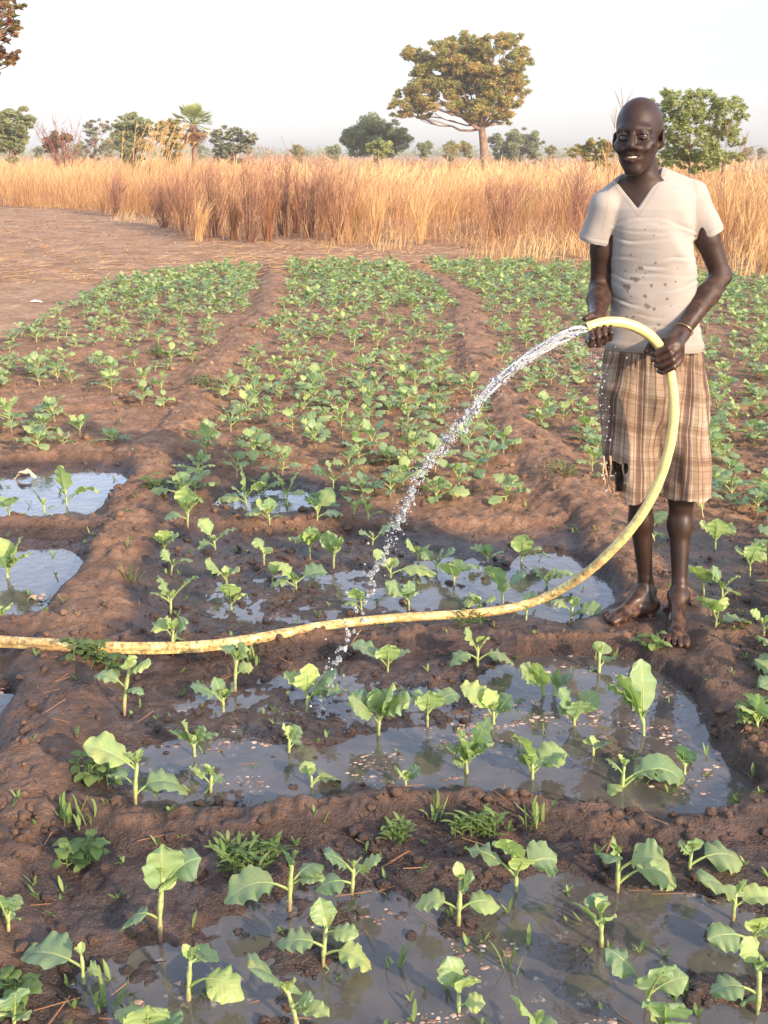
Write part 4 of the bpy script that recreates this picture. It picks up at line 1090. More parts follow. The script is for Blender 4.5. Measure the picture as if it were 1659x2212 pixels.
YT = 3.62
def rowv(v, ul, ur, depth, y=YT):
    c = P((ul + ur) / 2, v, y); pm = (P(ur, v, y) - P(ul, v, y))[0]
    return (c[2], c[0], c[1], pm / 2, depth)
TORSO = [rowv(760, 1308, 1512, .096), rowv(736, 1308, 1512, .095), rowv(700, 1318, 1506, .088), rowv(650, 1322, 1503, .084), rowv(586, 1320, 1503, .090), rowv(530, 1312, 1498, .100), rowv(490, 1304, 1492, .104),
         rowv(450, 1300, 1500, .098), rowv(425, 1302, 1502, .084), rowv(408, 1316, 1486, .070), rowv(392, 1340, 1448, .052)]
YAW = -R(14)
SR, ER, WR = P(1306, 452, 3.60), P(1296, 622, 3.665), P(1288, 692, 3.43)
SL, EL, WL = P(1498, 434, 3.62), P(1558, 596, 3.615), P(1470, 722, 3.47)
HR, KR, AR = P(1362, 850, 3.62), P(1381, 1052, 3.59), P(1396, 1275, 3.59)
HL, KL, AL = P(1456, 850, 3.62), P(1472, 1062, 3.56), P(1467, 1285, 3.49)
FOOT_Z = .034
NZ0 = P(1266, 708, 3.315); NZ1 = P(1300, 697.5, 3.325)           # hose end, held in the right hand
HOSE_TOP = [(1266,708,3.315),(1300,697.5,3.325),(1335,696,3.335),(1370,705,3.345),(1400,722,3.36),(1422,745,3.375),(1436,770,3.38),(1446,800,3.38),(1453,840,3.375),(1456,885,3.37),(1452,935,3.37),(1440,990,3.37),(1420,1048,3.38),(1393,1100,3.39),(1357,1150,3.405),(1310,1200,3.44),(1260,1243,3.485),(1205,1277,3.545)]
HR_ = .0160

def build_body():
    G = Grid((.50, 3.12, -.02), (1.26, 3.80, 1.80), .0026)
    G.chain(TORSO, -.010, .01, YAW)
    # neck, trapezius, collar bones
    G.cone(P(1394, 425, 3.615), P(1383, 352, 3.60), .056, .050, .03)
    G.cone(P(1352, 408, 3.62), P(1316, 436, 3.61), .028, .026, .03); G.cone(P(1424, 400, 3.62), P(1484, 424, 3.62), .028, .026, .03)
    G.cone(P(1380, 436, 3.562), P(1345, 418, 3.60), .007, .007, .02); G.cone(P(1394, 434, 3.562), P(1440, 408, 3.60), .007, .007, .02)
    # arms
    G.cone(SR, (SR + ER) / 2, .038, .037, .02); G.cone((SR + ER) / 2, ER, .037, .032, .015); G.cone(ER, ER + (WR - ER) * .35, .033, .037, .015); G.cone(ER + (WR - ER) * .35, WR, .037, .024, .015)
    G.cone(SL, (SL + EL) / 2, .038, .037, .02); G.cone((SL + EL) / 2, EL, .037, .031, .015); G.cone(EL, EL + (WL - EL) * .3, .032, .035, .015); G.cone(EL + (WL - EL) * .3, WL, .035, .0235, .015)
    # legs
    for H_, K_, A_, s in ((HR, KR, AR, -1), (HL, KL, AL, 1)):
        G.cone(H_, K_, .072, .043, .03); c = K_ + (A_ - K_) * .33 + np.array([0, .010, 0])
        G.cone(K_, c, .041, .0375, .03); G.cone(c, A_ + (K_ - A_) * .12, .0375, .0245, .03); G.cone(A_ + (K_ - A_) * .12, A_, .0245, .027, .01)
        G.cone(K_ + [0, -.018, .01], K_ + [0, -.014, -.04], .028, .024, .03)
        G.ell(A_ + [-.026, 0, .002], (.012, .013, .014), None, .012); G.ell(A_ + [.026, 0, -.002], (.012, .013, .014), None, .012)
    # feet
    def foot(A_, heel, toe, side):
        heel = np.array([*heel, FOOT_Z]); toe = np.array([*toe, FOOT_Z]); d = toe - heel; L = np.linalg.norm(d); d /= L; w = np.array([-d[1], d[0], 0]) * side  # w: towards the big toe
        F = np.array([w, d, [0, 0, 1.0]])
        G.ell(heel + d * .03 + [0, 0, .026], (.030, .034, .030), F, .015)
        G.cone(A_ + d * .005, heel + d * .05 + [0, 0, .04], .030, .030, .02)
        G.cone(A_ + d * .02 + [0, 0, -.01], heel + d * (L - .07) + w * .006 + [0, 0, .022], .027, .017, .03)
        G.ell(heel + d * (L * .5) + [0, 0, .017], (.033, L * .36, .019), F, .02)
        G.ell(heel + d * (L - .062) + [0, 0, .013], (.046, .030, .015), F, .012)
        for j in range(5):
            o = w * (.036 - .0182 * j); ln = [.0, .002, -.006, -.014, -.024][j]; rr = [.0125, .0085, .008, .0078, .0075][j]
            a = heel + d * (L - .058 + ln * .6) + o + [0, 0, .012]; b = heel + d * (L - rr + ln) + o * 1.08 + [0, 0, rr * .9]
            m = (a + b) / 2 + [0, 0, .006]
            G.cone(a, m, rr * 1.05, rr, .005); G.cone(m, b, rr * .95, rr, .003)
        sl, X, Y, Z = G.box(heel - [.3, .3, .03], heel + [.3, .3, .25])          # flat sole
        f = G.f[sl]; G.f[sl] = np.where((np.hypot(X - heel[0] - d[0] * L / 2, Y - heel[1] - d[1] * L / 2) < L) & (Z < .2), np.maximum(f, (FOOT_Z - .004) - Z), f)
    foot(AR, gp(1420, 1318, FOOT_Z), gp(1304, 1343, FOOT_Z), 1)
    foot(AL, gp(1462, 1318, FOOT_Z), gp(1456, 1399, FOOT_Z), 1)
    # ---- right hand, under the end of the hose
    a = (NZ1 - NZ0) / np.linalg.norm(NZ1 - NZ0); up = np.array([0, 0, 1.0]); up -= a * up.dot(a); up /= np.linalg.norm(up); c = np.cross(a, up)   # c points at the camera
    if c[1] > 0: c = -c
    q = lambda s_, c_, d_: NZ0 + a * s_ + c * c_ - up * d_
    G.cone(WR, q(.050, -.045, .030), .026, .026, .02); G.cone(q(.050, -.045, .030), q(.030, -.010, .046), .026, .020, .02)
    F = np.array([a, c, up]); G.ell(q(.034, -.012, .045), (.040, .034, .019), F, .015)
    for j in range(4):
        s0 = .002 + .0205 * j; r_ = [.0090, .0096, .0094, .0082][j]; e = [.004, 0, .001, .005][j]
        pts = [q(s0 + .002, .006, .047), q(s0 - .010, .036, .050 - e), q(s0 - .006, .044, .026), q(s0 + .002, .030, .006 + e)]
        G.cone(pts[0], pts[1], r_ + .0012, r_ + .0006, .008); G.cone(pts[1], pts[2], r_ + .0006, r_, .002); G.cone(pts[2], pts[3], r_, r_ - .0012, .002)
    tp = [q(.060, -.036, .026), q(.052, -.036, -.006), q(.026, -.018, -.026), q(.004, -.002, -.027)]
    G.cone(tp[0], tp[1], .015, .012, .012); G.cone(tp[1], tp[2], .012, .0105, .003); G.cone(tp[2], tp[3], .0105, .0100, .003)
    # ---- left hand, fist closed round the hose
    h0, h1 = P(1422, 745, 3.375), P(1446, 800, 3.38); a = (h1 - h0) / np.linalg.norm(h1 - h0); hc = (h0 + h1) / 2
    c = np.array([-.25, -1.0, 0]); c -= a * c.dot(a); c /= np.linalg.norm(c); rt = np.cross(a, c)
    if rt[0] < 0: rt = -rt
    q = lambda s_, r_, c_: hc + a * s_ + rt * r_ + c * c_
    G.cone(WL, q(-.022, .042, -.010), .0255, .030, .02); F = np.array([a, rt, c]); G.ell(q(-.004, .034, -.006), (.043, .030, .026), F, .015)
    for j in range(4):
        s0 = -.036 + .0215 * j; r_ = [.0098, .0100, .0094, .0084][j]; k = [.002, .004, .001, -.004][j]
        pts = [q(s0 * .9, .040, .012), q(s0 + .001, .022 + k, .033), q(s0 + .004, -.018, .030), q(s0 + .005, -.029, .004), q(s0 + .003, -.018, -.016)]
        G.cone(pts[0], pts[1], r_ + .0015, r_ + .001, .010); G.cone(pts[1], pts[2], r_ + .001, r_, .002); G.cone(pts[2], pts[3], r_, r_ - .0005, .002); G.cone(pts[3], pts[4], r_ - .0005, r_ - .001, .002)
    tp = [q(-.030, .030, -.028), q(-.044, .002, -.032), q(-.046, -.026, -.022), q(-.040, -.040, -.004)]
    G.cone(tp[0], tp[1], .0145, .012, .012); G.cone(tp[1], tp[2], .012, .0105, .003); G.cone(tp[2], tp[3], .0105, .0095, .003)
    # ---- head
    yw = R(24); O = P(1378.5, 300, 3.565)
    fx = np.array([-math.sin(yw), -math.cos(yw), 0]); rx = np.array([math.cos(yw), -math.sin(yw), 0]); tl = R(3.5)
    ux = np.array([0, 0, 1.0]); rx, ux = rx * math.cos(tl) + ux * math.sin(tl), ux * math.cos(tl) - rx * math.sin(tl)
    F = np.array([rx, fx, ux])
    pt_ = R(5); fx, ux = fx * math.cos(pt_) + ux * math.sin(pt_), ux * math.cos(pt_) - fx * math.sin(pt_)
    F = np.array([rx, fx, ux])
    L_ = lambda x, y, z: O + rx * x + fx * y + ux * z
    E = lambda x, y, z, r, k=.01, cut=False: G.ell(L_(x, y, z), r, F, k, cut)
    Cn = lambda p, q_, r0, r1, k=.006, cut=False: G.cone(L_(*p), L_(*q_), r0, r1, k, cut)
    E(0, -.018, .043, (.0700, .092, .080), .01)
    E(0, .020, -.012, (.0580, .062, .080), .02)
    E(0, .026, -.064, (.0400, .046, .040), .02)
    E(0, .060, -.094, (.0215, .019, .017), .02)
    for s in (-1, 1):
        Cn((s * .049, -.004, -.030), (s * .013, .058, -.097), .0125, .0105, .02)
        E(s * .043, .052, -.022, (.020, .020, .016), .02)
        Cn((s * .010, .078, .022), (s * .044, .063, .019), .0075, .007, .02)
    Cn((0, .080, .010), (0, .099, -.029), .0070, .0120, .008)
    for s in (-1, 1): E(s * .0160, .086, -.035, (.0100, .010, .0085), .006)
    E(0, .063, -.056, (.034, .022, .026), .022)
    for s in (-1, 1):
        E(s * .030, .084, -.001, (.0175, .0115, .0105), .010, True)
        E(s * .035, .069, -.036, (.017, .013, .014), .012)
        Cn((s * .0165, .0775, .0045), (s * .030, .0795, .0078), .0042, .0042, .004); Cn((s * .030, .0795, .0078), (s * .045, .0690, .0035), .0046, .0040, .004)
        Cn((s * .0175, .0770, -.0048), (s * .030, .0790, -.0070), .0040, .0042, .004); Cn((s * .030, .0790, -.0070), (s * .044, .0690, -.0045), .0042, .0040, .004)
        E(s * .0085, .091, -.042, (.0034, .0040, .0022), .002, True)
    E(0, .088, -.0610, (.0290, .017, .0062), .003, True)
    lip = [(-.0335, .0655, -.0495), (-.017, .0805, -.0545), (0, .0850, -.0550), (.017, .0805, -.0545), (.0335, .0655, -.0495)]
    lo_ = [(-.0335, .0655, -.0505), (-.018, .0790, -.0660), (0, .0840, -.0720), (.018, .0790, -.0660), (.0335, .0655, -.0505)]
    for a_, b_ in zip(lip[:-1], lip[1:]): Cn(a_, b_, .0032, .0032, .0035)
    for a_, b_ in zip(lo_[:-1], lo_[1:]): Cn(a_, b_, .0040, .0040, .0035)
    for s in (-1, 1):
        ang = R(22); e1 = rx * s * math.cos(ang) - fx * math.sin(ang) * 1; e2 = fx * math.cos(ang) + rx * s * math.sin(ang); FE = np.array([e1, e2, ux])
        G.ell(L_(s * .0715, -.012, -.002), (.0085, .0180, .0285), FE, .005); G.ell(L_(s * .066, -.006, -.022), (.008, .010, .012), FE, .006)
        G.ell(L_(s * .0800, -.006, .001), (.0060, .0095, .0160), FE, .003, True)
    # keep the hose clear inside the hands
    for p_, q_ in zip(HOSE_TOP[:-1], HOSE_TOP[1:]):
        if p_[1] < 860: G.cone(P(*p_), P(*q_), HR_ - .0012, HR_ - .0012, .001, cut=True)
    d0 = (NZ0 - NZ1); d0 /= np.linalg.norm(d0); G.cone(NZ0, NZ0 + d0 * .05, HR_ - .004, HR_ - .004, .001, cut=True)
    V, Q = G.mesh(); V = G.smooth(V, Q, 2, .45)
    return V, Q, O, rx, fx, ux

def skin_mat():
    m = mat('skin', rough=.42, spec=.34); t = NT(m)
    n = t.noise(14, 5, .6, t.pos()); n2 = t.noise(230, 3, .6, t.pos()); n3 = t.noise(38, 4, .65, t.pos())
    c = t.ramp(n, [(.3, (.021, .0102, .0074)), (.55, (.035, .0168, .0115)), (.78, (.055, .0260, .0170))])
    lipc = t.mix(t.attr('lip'), c, (.062, .024, .020))
    dirt = t.math('MULTIPLY', t.attr('mud'), t.ramp(n3, [(.44, (0, 0, 0)), (.60, (1, 1, 1))]))
    c = t.mix(t.math('MULTIPLY', dirt, .75), lipc, (.13, .066, .040))
    c = t.mix(t.attr('nail'), c, (.20, .10, .075))
    t.set('Base Color', c)
    t.set('Roughness', t.math('ADD', t.math('MULTIPLY', t.attr('wet'), -.20), t.math('ADD', .47, t.math('MULTIPLY', n3, .22))))
    t.bump(t.math('ADD', t.math('MULTIPLY', n3, .7), t.math('MULTIPLY', n2, .35)), .22, .0035)
    m.node_tree.nodes['Principled BSDF'].inputs['Subsurface Weight'].default_value = .05
    m.node_tree.nodes['Principled BSDF'].inputs['Subsurface Radius'].default_value = (.01, .004, .002)
    return m
person = empty('person', (.98, 3.6, .03)); POFF = (-.98, -3.6, -.03)
tag(person, 'barefoot man in off white V neck shirt and torn plaid shorts, holding the yellow hose', 'person')
def part(name, me):
    o = link(name, me, person); o.location = POFF; return o
V, Q, O, rx, fx, ux = build_body()
hl = (V - O) @ np.array([rx, fx, ux]).T
lipa = np.clip(1 - (np.sqrt(((hl[:, 0]) / .030) ** 2 + ((hl[:, 2] + .063) / .0135) ** 2)), 0, 1) * 2.2 * (hl[:, 1] > .062); lipa = np.clip(lipa, 0, 1)
wet = np.clip(sstep(.62, .40, V[:, 2]), 0, 1); wet = np.maximum(wet, np.where((V[:, 1] < 3.50) & (V[:, 2] > .85) & (V[:, 2] < 1.2), .9, 0)); wet = np.maximum(wet, .35 * (V[:, 2] > 1.5))
mud = np.maximum(sstep(.24, .05, V[:, 2]), .45 * ((V[:, 2] < 1.2) & (V[:, 2] > .85)))
part('body', np_mesh('body', V, Q, True, None, {'lip': lipa, 'wet': wet, 'mud': mud, 'nail': np.zeros(len(V))}, [skin_mat()]))

# eyes and teeth
Lh = lambda x, y, z: O + rx * x + fx * y + ux * z
EYE = mat('eye_white', (.20, .16, .135), .6); IRIS = mat('iris', (.012, .008, .006), .12); TOOTH = mat('tooth', (.78, .66, .48), .25); GUM = mat('mouth_inside', (.05, .012, .010), .5)
for s in (-1, 1):
    mb = MB(); c = Lh(s * .030, .0685, 0)
    mb.add(IV * .0118 + c, None, IF); o = part('eye', mb.mesh('eye', EYE))
    mb = MB(); look = np.array([0, 0, CAM_H]) - c; look /= np.linalg.norm(look)
    mb.add((IV * .0066) * 1.0 + c + look * .0060, None, IF); o2 = link('iris', mb.mesh('iris', IRIS), o)
mb = MB(); mb.add(IV * np.array([.021, .021, .021]) * np.array([1, 1, .45]) @ np.array([rx, fx, ux]) + Lh(0, .055, -.062), None, IF); part('mouth_inside', mb.mesh('mouth_inside', GUM))
mb = MB()
for k in range(-4, 5):
    w = .0050 if k % 2 == 0 or abs(k) > 1 else .0056; x = k * .0054
    c = Lh(x, .0812 - 17 * x * x, -.0606 + 9 * x * x); c = c - fx * 0.0; s_ = IV * np.array([.0029, .0030, .0044])
    mb.add(s_ @ np.array([rx, fx, ux]) + c, None, IF)
part('teeth', mb.mesh('teeth', TOOTH))

# ---- T-shirt
def line_d(p, q):   # signed distance to an upright plane through two sight points, extruded towards the viewer
    p, q = np.array(p), np.array(q)
    return p, q
CREASES = [(1005,-.35,.0030),(1040,-.2,.0012),(1165,.1,.0028),(1225,.15,.0018),(1290,.05,.0022),(1350,.1,.0024),(1395,-.1,.0014),(1455,.2,.0020),(1530,.3,.0022),(1580,-.2,.0016),(1640,.3,.0026),(1700,.1,.0018),(1760,-.1,.0022),(1100,.2,.0012)]
def build_shirt():
    G = Grid((.58, 3.38, .88), (1.22, 3.84, 1.58), .0027)
    def disp(X, Y, Z, lx, ly):
        w = vnoise(X * 9 + 0 * Y + 0 * Z, Y * 7 + 0 * X, Z * 40 + 1.5 * np.sin(X * 13) + 3 * X, 3); w2 = vnoise(X * 6, Y * 5, Z * 22 + 5 * X, 5)
        low = vnoise(X * 14, Y * 12, Z * 13, 7)
        crease = 0
        for zy, cv, am in CREASES:
            zc = P(1400, (zy / 2.212 + 250) * .6636, YT)[2] + cv * lx * lx * 6 + .006 * vnoise(X * 22, Y * 10, Z * 0 + zy, 3); q_ = (Z - zc) / .0042
            crease = crease + am * (np.exp(-q_ * q_) - .6 * np.exp(-((q_ + 2.2) / 1.6) ** 2)) * np.clip(.35 + 1.1 * vnoise(X * 13, Y * 6, Z * 0 + zy * .1, 5), 0, 1)
        arm = np.exp(-((Z - P(1400, 500, YT)[2]) / .10) ** 2) * .004 * np.sin(55 * (np.abs(lx) + .75 * (Z - 1.2)))* sstep(.05, .12, np.abs(lx))
        hemr = .004 * np.exp(-((Z - P(1400, 742, YT)[2]) / .012) ** 2)
        return -crease + .0016 * low + arm + hemr + .002 * sstep(1.15, .98, Z)
    zh = P(1400, 750, YT)[2] - .006
    G.chain(TORSO, .000, .01, YAW, disp, zlo=zh)
    wr = lambda k0: None
    G.cone(P(1350, 402, 3.62), P(1310, 436, 3.61), .038, .040, .02); G.cone(P(1428, 390, 3.62), P(1494, 418, 3.62), .040, .041, .02)
    def sleeve(S_, B_, r0, r1, n_):
        ax = (B_ - S_); L = np.linalg.norm(ax); ax = ax / L
        def fn(X, Y, Z):
            x, y, z = X - S_[0], Y - S_[1], Z - S_[2]; t = np.clip((x * ax[0] + y * ax[1] + z * ax[2]) / L, 0, 1.3)
            px, py, pz = x - t * L * ax[0], y - t * L * ax[1], z - t * L * ax[2]
            d = np.sqrt(px * px + py * py + pz * pz) - (r0 + (r1 - r0) * t)
            d = d + .0034 * np.sin(20 * t * L + 75 * (Z * .3 + X * n_) + 2 * np.sin(Y * 30)) * sstep(0, .5, t)
            along = x * ax[0] + y * ax[1] + z * ax[2] - L
            d = d - .0018 * np.exp(-((along + .012) / .006) ** 2)
            return np.maximum(d, along)
        m = max(r0, r1) + .03; G.union(np.minimum(S_, B_) - m, np.maximum(S_, B_) + m, fn, .012)
    BR, BL = P(1283, 521, 3.625), P(1530, 508, 3.625)
    sleeve(P(1306, 444, 3.60), BR, .047, .0470, 1); sleeve(P(1498, 424, 3.62), BL, .047, .0480, -1)
    for B_, S_ in ((BR, P(1300, 432, 3.60)), (BL, P(1504, 414, 3.62))):
        ax = (B_ - S_) / np.linalg.norm(B_ - S_); G.cone(B_ - ax * .03, B_ + ax * .04, .0400, .0435, .001, cut=True)
    # cavity at the hem
    r2 = [(z, cx, cy, a - .007, b - .007) for z, cx, cy, a, b in TORSO]
    R2 = np.array(sorted(r2))
    # neckline
    nl, nb, nr = P(1337, 388, 3.53), P(1381, 451, 3.515), P(1438, 369, 3.53)
    def vcut(X, Y, Z):
        def hp(p, q_, sgn):
            dx, dz = q_[0] - p[0], q_[2] - p[2]; l = math.hypot(dx, dz); nx, nz = -dz / l, dx / l
            if nz < 0: nx, nz = -nx, -nz
            return -((X - p[0]) * nx + (Z - p[2]) * nz) + 0 * Y
        k_ = Y - 3.53     # sight lines fan out, so shift with depth
        return np.maximum(np.maximum(hp(nb, nl, 1), hp(nb, nr, 1)), Y - 3.615)
    G.sub((.60, 3.38, nb[2] - .02), (1.10, 3.62, 1.58), vcut, .003)
    G.cone(P(1394, 425, 3.62), P(1386, 330, 3.625), .052, .058, .004, cut=True)
    V, Q = G.mesh(); V = G.smooth(V, Q, 2, .4)
    vd = vcut(V[:, 0], V[:, 1], V[:, 2]); sm = np.exp(-((vd - .013) / .0016) ** 2) * (V[:, 1] < 3.6)
    sm = np.maximum(sm, np.exp(-((V[:, 2] - zh - .022) / .0014) ** 2))
    for B_, S_ in ((BR, P(1303, 434, 3.60)), (BL, P(1500, 416, 3.62))):
        ax = B_ - S_; L = np.linalg.norm(ax); ax /= L; al = (V - S_) @ ax; rad_ = np.linalg.norm(V - S_ - al[:, None] * ax, axis=1)
        sm = np.maximum(sm, np.exp(-((al - L + .020) / .0014) ** 2) * (rad_ < .058))
        side_ = np.sign(S_[0] - P(1400, 430, 3.6)[0]); sm = np.maximum(sm, .8 * np.exp(-(((V[:, 0] - S_[0]) * side_ + .006 + .12 * (V[:, 2] - S_[2])) / .0015) ** 2) * (V[:, 2] > S_[2] - .09))
    return V, Q, zh, sm
V, Q, zh, seam = build_shirt()
def toz(p, s=1659 / 750): return ((p[0] / 2.212 + 1750) * .6636, (p[1] / 2.212 + 250) * .6636)
SPOTS = [(750,1380,14),(722,1470,20),(690,1460,12),(780,1420,8),(810,1400,7),(768,1445,6),(845,1340,9),(665,1520,22),(822,1505,12),(915,1495,12),(720,1400,5),(745,1320,5),(680,1285,5),(800,1290,4),(990,1475,7),(935,1600,11),(1005,1380,5),
         (780,1580,13),(800,1660,18),(840,1675,13),(650,1405,5),(560,1160,4),(830,1140,5),(770,1100,5),(715,1050,4),(880,1060,4),(640,1040,3),(700,1740,7),(750,1790,6),(870,1780,8),(960,1650,5),(1010,1660,5),(900,1740,4),(690,1590,5),(970,900,4),(660,970,3),(845,1810,6),(660,1740,6)]
mudv = np.zeros(len(V)); front = V[:, 1] < 3.60
wob = vnoise(V[:, 0] * 160, V[:, 1] * 160, V[:, 2] * 160, 9); wob2 = vnoise(V[:, 0] * 60, V[:, 1] * 60, V[:, 2] * 60, 12)
for sx, sy, sr in SPOTS:
    u, v = toz((sx, sy)); p = P(u, v, 3.53); r_ = sr / 2.212 / 1575 * 1.55
    d = np.hypot(V[:, 0] - p[0], (V[:, 2] - p[2])) / r_
    mudv = np.maximum(mudv, np.where(front, 1 - sstep(.8, 1.15, d * (1 + .45 * wob + .3 * wob2)), 0))
m = mat('shirt_cloth', rough=.85, spec=.2); t = NT(m)
n = t.noise(9, 5, .6, t.pos()); n2 = t.noise(420, 2, .5, t.pos()); n3 = t.noise(3.2, 3, .55, t.pos())
hz = t.n('SeparateXYZ'); t.l(t.pos(), hz.inputs[0]); low = t.ramp(t.math('MULTIPLY', t.math('SUBTRACT', 1.45, hz.outputs[2]), 2.0), [(.05, (0, 0, 0)), (.9, (1, 1, 1))])
c = t.mix(t.math('MULTIPLY', t.ramp(n, [(.38, (0, 0, 0)), (.68, (1, 1, 1))]), t.math('MULTIPLY', low, .75)), (.325, .292, .265), (.25, .198, .152))
c = t.mix(t.math('MULTIPLY', t.ramp(n3, [(.5, (0, 0, 0)), (.7, (1, 1, 1))]), .35), c, (.28, .235, .19))
c = t.mix(.45, c, t.mix(1, c, t.ramp(t.attr('seam'), [(0, (1, 1, 1)), (1, (.45, .42, .40))]), 'MULTIPLY'))
c = t.mix(t.math('MULTIPLY', t.attr('mud'), .80), c, (.115, .078, .058)); t.set('Base Color', c)
t.bump(t.math('ADD', n2, t.math('MULTIPLY', n, .4)), .25, .0015); t.b.inputs['Sheen Weight'].default_value = .15
part('shirt', np_mesh('shirt', V, Q, True, None, {'mud': mudv, 'seam': seam}, [m]))

# ---- plaid shorts
def build_shorts():
    G = Grid((.64, 3.34, .34), (1.20, 3.84, 1.04), .0027)
    W = [rowv(742, 1312, 1508, .088), rowv(765, 1310, 1512, .092), rowv(800, 1302, 1518, .102), rowv(850, 1297, 1523, .110), rowv(900, 1297, 1525, .108), rowv(945, 1303, 1518, .098), rowv(985, 1316, 1506, .060)]
    def fold(cx, cy, X, Y, Z, amp):
        th = np.arctan2(X - cx, -(Y - cy)); zz = Z
        return amp * (np.sin(th * 7 + 5 * zz + 1.3 * np.sin(zz * 9)) * .5 + .5 * vnoise(np.cos(th) * 2.6 + 7, np.sin(th) * 2.6, zz * 4.2, 21) + .35 * vnoise(np.cos(th) * 7, np.sin(th) * 7, zz * 14, 23))
    wz = P(1400, 770, YT)[2]
    def disp(X, Y, Z, lx, ly):
        th = np.arctan2(lx, -ly)
        g = .0032 * np.sin(th * 34 + 2 * np.sin(th * 9)) * np.exp(-((Z - wz) / .030) ** 2)        # gathered waistband
        return g + fold(.0 + .98, 3.62, X, Y, Z, .009) * sstep(wz, wz - .12, Z)
    G.chain(W, .0, .01, YAW * .6, disp, zlo=P(1400, 985, YT)[2])
    def leg(T_, B_, r0, r1, nrm, org, dep=.9):
        ax = B_ - T_; L = np.linalg.norm(ax); ax = ax / L; nrm = np.asarray(nrm, float); nrm /= np.linalg.norm(nrm)
        def fn(X, Y, Z, rr=0.0):
            x, y, z = X - T_[0], Y - T_[1], Z - T_[2]; t = np.clip((x * ax[0] + y * ax[1] + z * ax[2]) / L, 0, 1.2)
            px, py, pz = x - t * L * ax[0], y - t * L * ax[1], z - t * L * ax[2]
            d = np.sqrt(px * px + (py / dep) ** 2 + pz * pz) - (r0 + (r1 - r0) * t) + rr
            d = d - fold(T_[0] + (B_[0] - T_[0]) * .6, T_[1], X, Y, Z, .0150) * sstep(.05, .8, t)
            return d
        def fo(X, Y, Z):
            dd = (X - org[0]) * nrm[0] + (Y - org[1]) * nrm[1] + (Z - org[2]) * nrm[2]; w = .006 * np.sin(X * 60 + Y * 40)
            return np.maximum(fn(X, Y, Z), -(dd + w))
        m = max(r0, r1) + .04; lo, hi = np.minimum(T_, B_) - m, np.maximum(T_, B_) + m
        G.union(lo, hi, fo, .02)
        return fn, lo, hi
    TR, BRr = P(1353, 862, 3.615), P(1360, 1056, 3.570); TL, BLl = P(1464, 862, 3.612), P(1480, 1064, 3.552)
    f1 = leg(TR, BRr, .088, .087, (.30, 0, 1) if False else (-.42, .0, 1), P(1380, 1058, 3.59), 1.0); f2 = leg(TL, BLl, .093, .080, (.05, .0, 1), P(1479, 1068, 3.565), 1.05)
    for (fn, lo, hi), zt in ((f1, P(1360, 900, 3.6)[2]), (f2, P(1479, 900, 3.6)[2])):         # hollow legs
        G.sub(lo, hi, lambda X, Y, Z, fn=fn, zt=zt: np.maximum(fn(X, Y, Z, .0062), Z - zt), .001)
    # the torn side: a ragged hole with threads left hanging
    c = P(1318, 1012, 3.53); 
    def hole(X, Y, Z):
        w = .010 * vnoise(X * 70 + 0 * Y, Y * 10 + 0 * X, Z * 70, 31)
        ux0 = P(1316, 1000, 3.53); ux1 = P(1346, 1055, 3.53)
        return np.maximum(np.maximum(ux0[0] - X, X - ux1[0]) + w, np.maximum(np.maximum(Z - ux0[2] , ux1[2] - .06 - Z) + w, Y - 3.57))
    G.sub((.70, 3.42, .38), (.86, 3.58, .62), hole, .002)
    kx, kz = P(1346, 1040, 3.53)[0], P(1346, 1040, 3.53)[2]
    G.sub((.60, 3.36, .34), (.90, 3.80, .60), lambda X, Y, Z: np.maximum(X - kx + .012 * vnoise(X * 0 + Y * 9, Y * 60 + 0 * X, Z * 60, 33), Z - kz + .010 * np.sin(X * 90) + 0 * Y), .002)
    V, Q = G.mesh(); V = G.smooth(V, Q, 2, .4); return V, Q
V, Q = build_shorts()
cR, cL = P(1354, 950, 3.62), P(1468, 950, 3.62)
sideL = V[:, 0] > (cR[0] + cL[0]) / 2
cx = np.where(sideL, cL[0], cR[0]); th = np.arctan2(V[:, 0] - cx, -(V[:, 1] - 3.605))
pu = th * .088 + np.where(sideL, .31, 0) + .003 * vnoise(V[:, 0] * 20, V[:, 1] * 20, V[:, 2] * 20, 41)
pv = V[:, 2] + .012 * np.sin(th * 2) + .003 * vnoise(V[:, 0] * 18, V[:, 1] * 18, V[:, 2] * 18, 43)
m = mat('plaid_cloth', rough=.85, spec=.15); t = NT(m)
def stripes(attr, per, stops):
    return t.ramp(t.math('FRACT', t.math('DIVIDE', t.math('ADD', t.attr(attr), 5.0), per)), stops, 'CONSTANT')
w_, k_ = (1, 1, 1), (.10, .075, .07)
va = stripes('pu', .094, [(0, (.80, .66, .50)), (.16, (.42, .29, .22)), (.19, (.80, .66, .50)), (.24, (.30, .20, .16)), (.30, (.17, .115, .10)), (.40, (.62, .50, .40)), (.43, (.13, .10, .115)), (.50, (.55, .43, .33)), (.55, (.86, .80, .72)), (.575, (.52, .46, .33)), (.72, (.28, .19, .16)), (.75, (.78, .62, .46)), (.86, (.34, .235, .19)), (.90, (.70, .56, .42))])
hb = stripes('pv', .105, [(0, (1, 1, 1)), (.12, (.62, .50, .42)), (.16, (1, 1, 1)), (.27, (.52, .42, .36)), (.36, (.36, .28, .25)), (.46, (.85, .78, .7)), (.50, (.45, .36, .32)), (.54, (1, 1, 1)), (.70, (1.0, .95, .9)), (.73, (.66, .54, .45)), (.76, (1, 1, 1)), (.90, (.8, .7, .6)), (.93, (1, 1, 1))])
c = t.mix(.62, va, t.mix(1, va, hb, 'MULTIPLY')); c = t.mix(1, c, (.50, .47, .46), 'MULTIPLY'); c = t.mix(.22, c, (.26, .19, .14))
gr = t.noise(520, 2, .5, t.pos()); n = t.noise(7, 4, .6, t.pos())
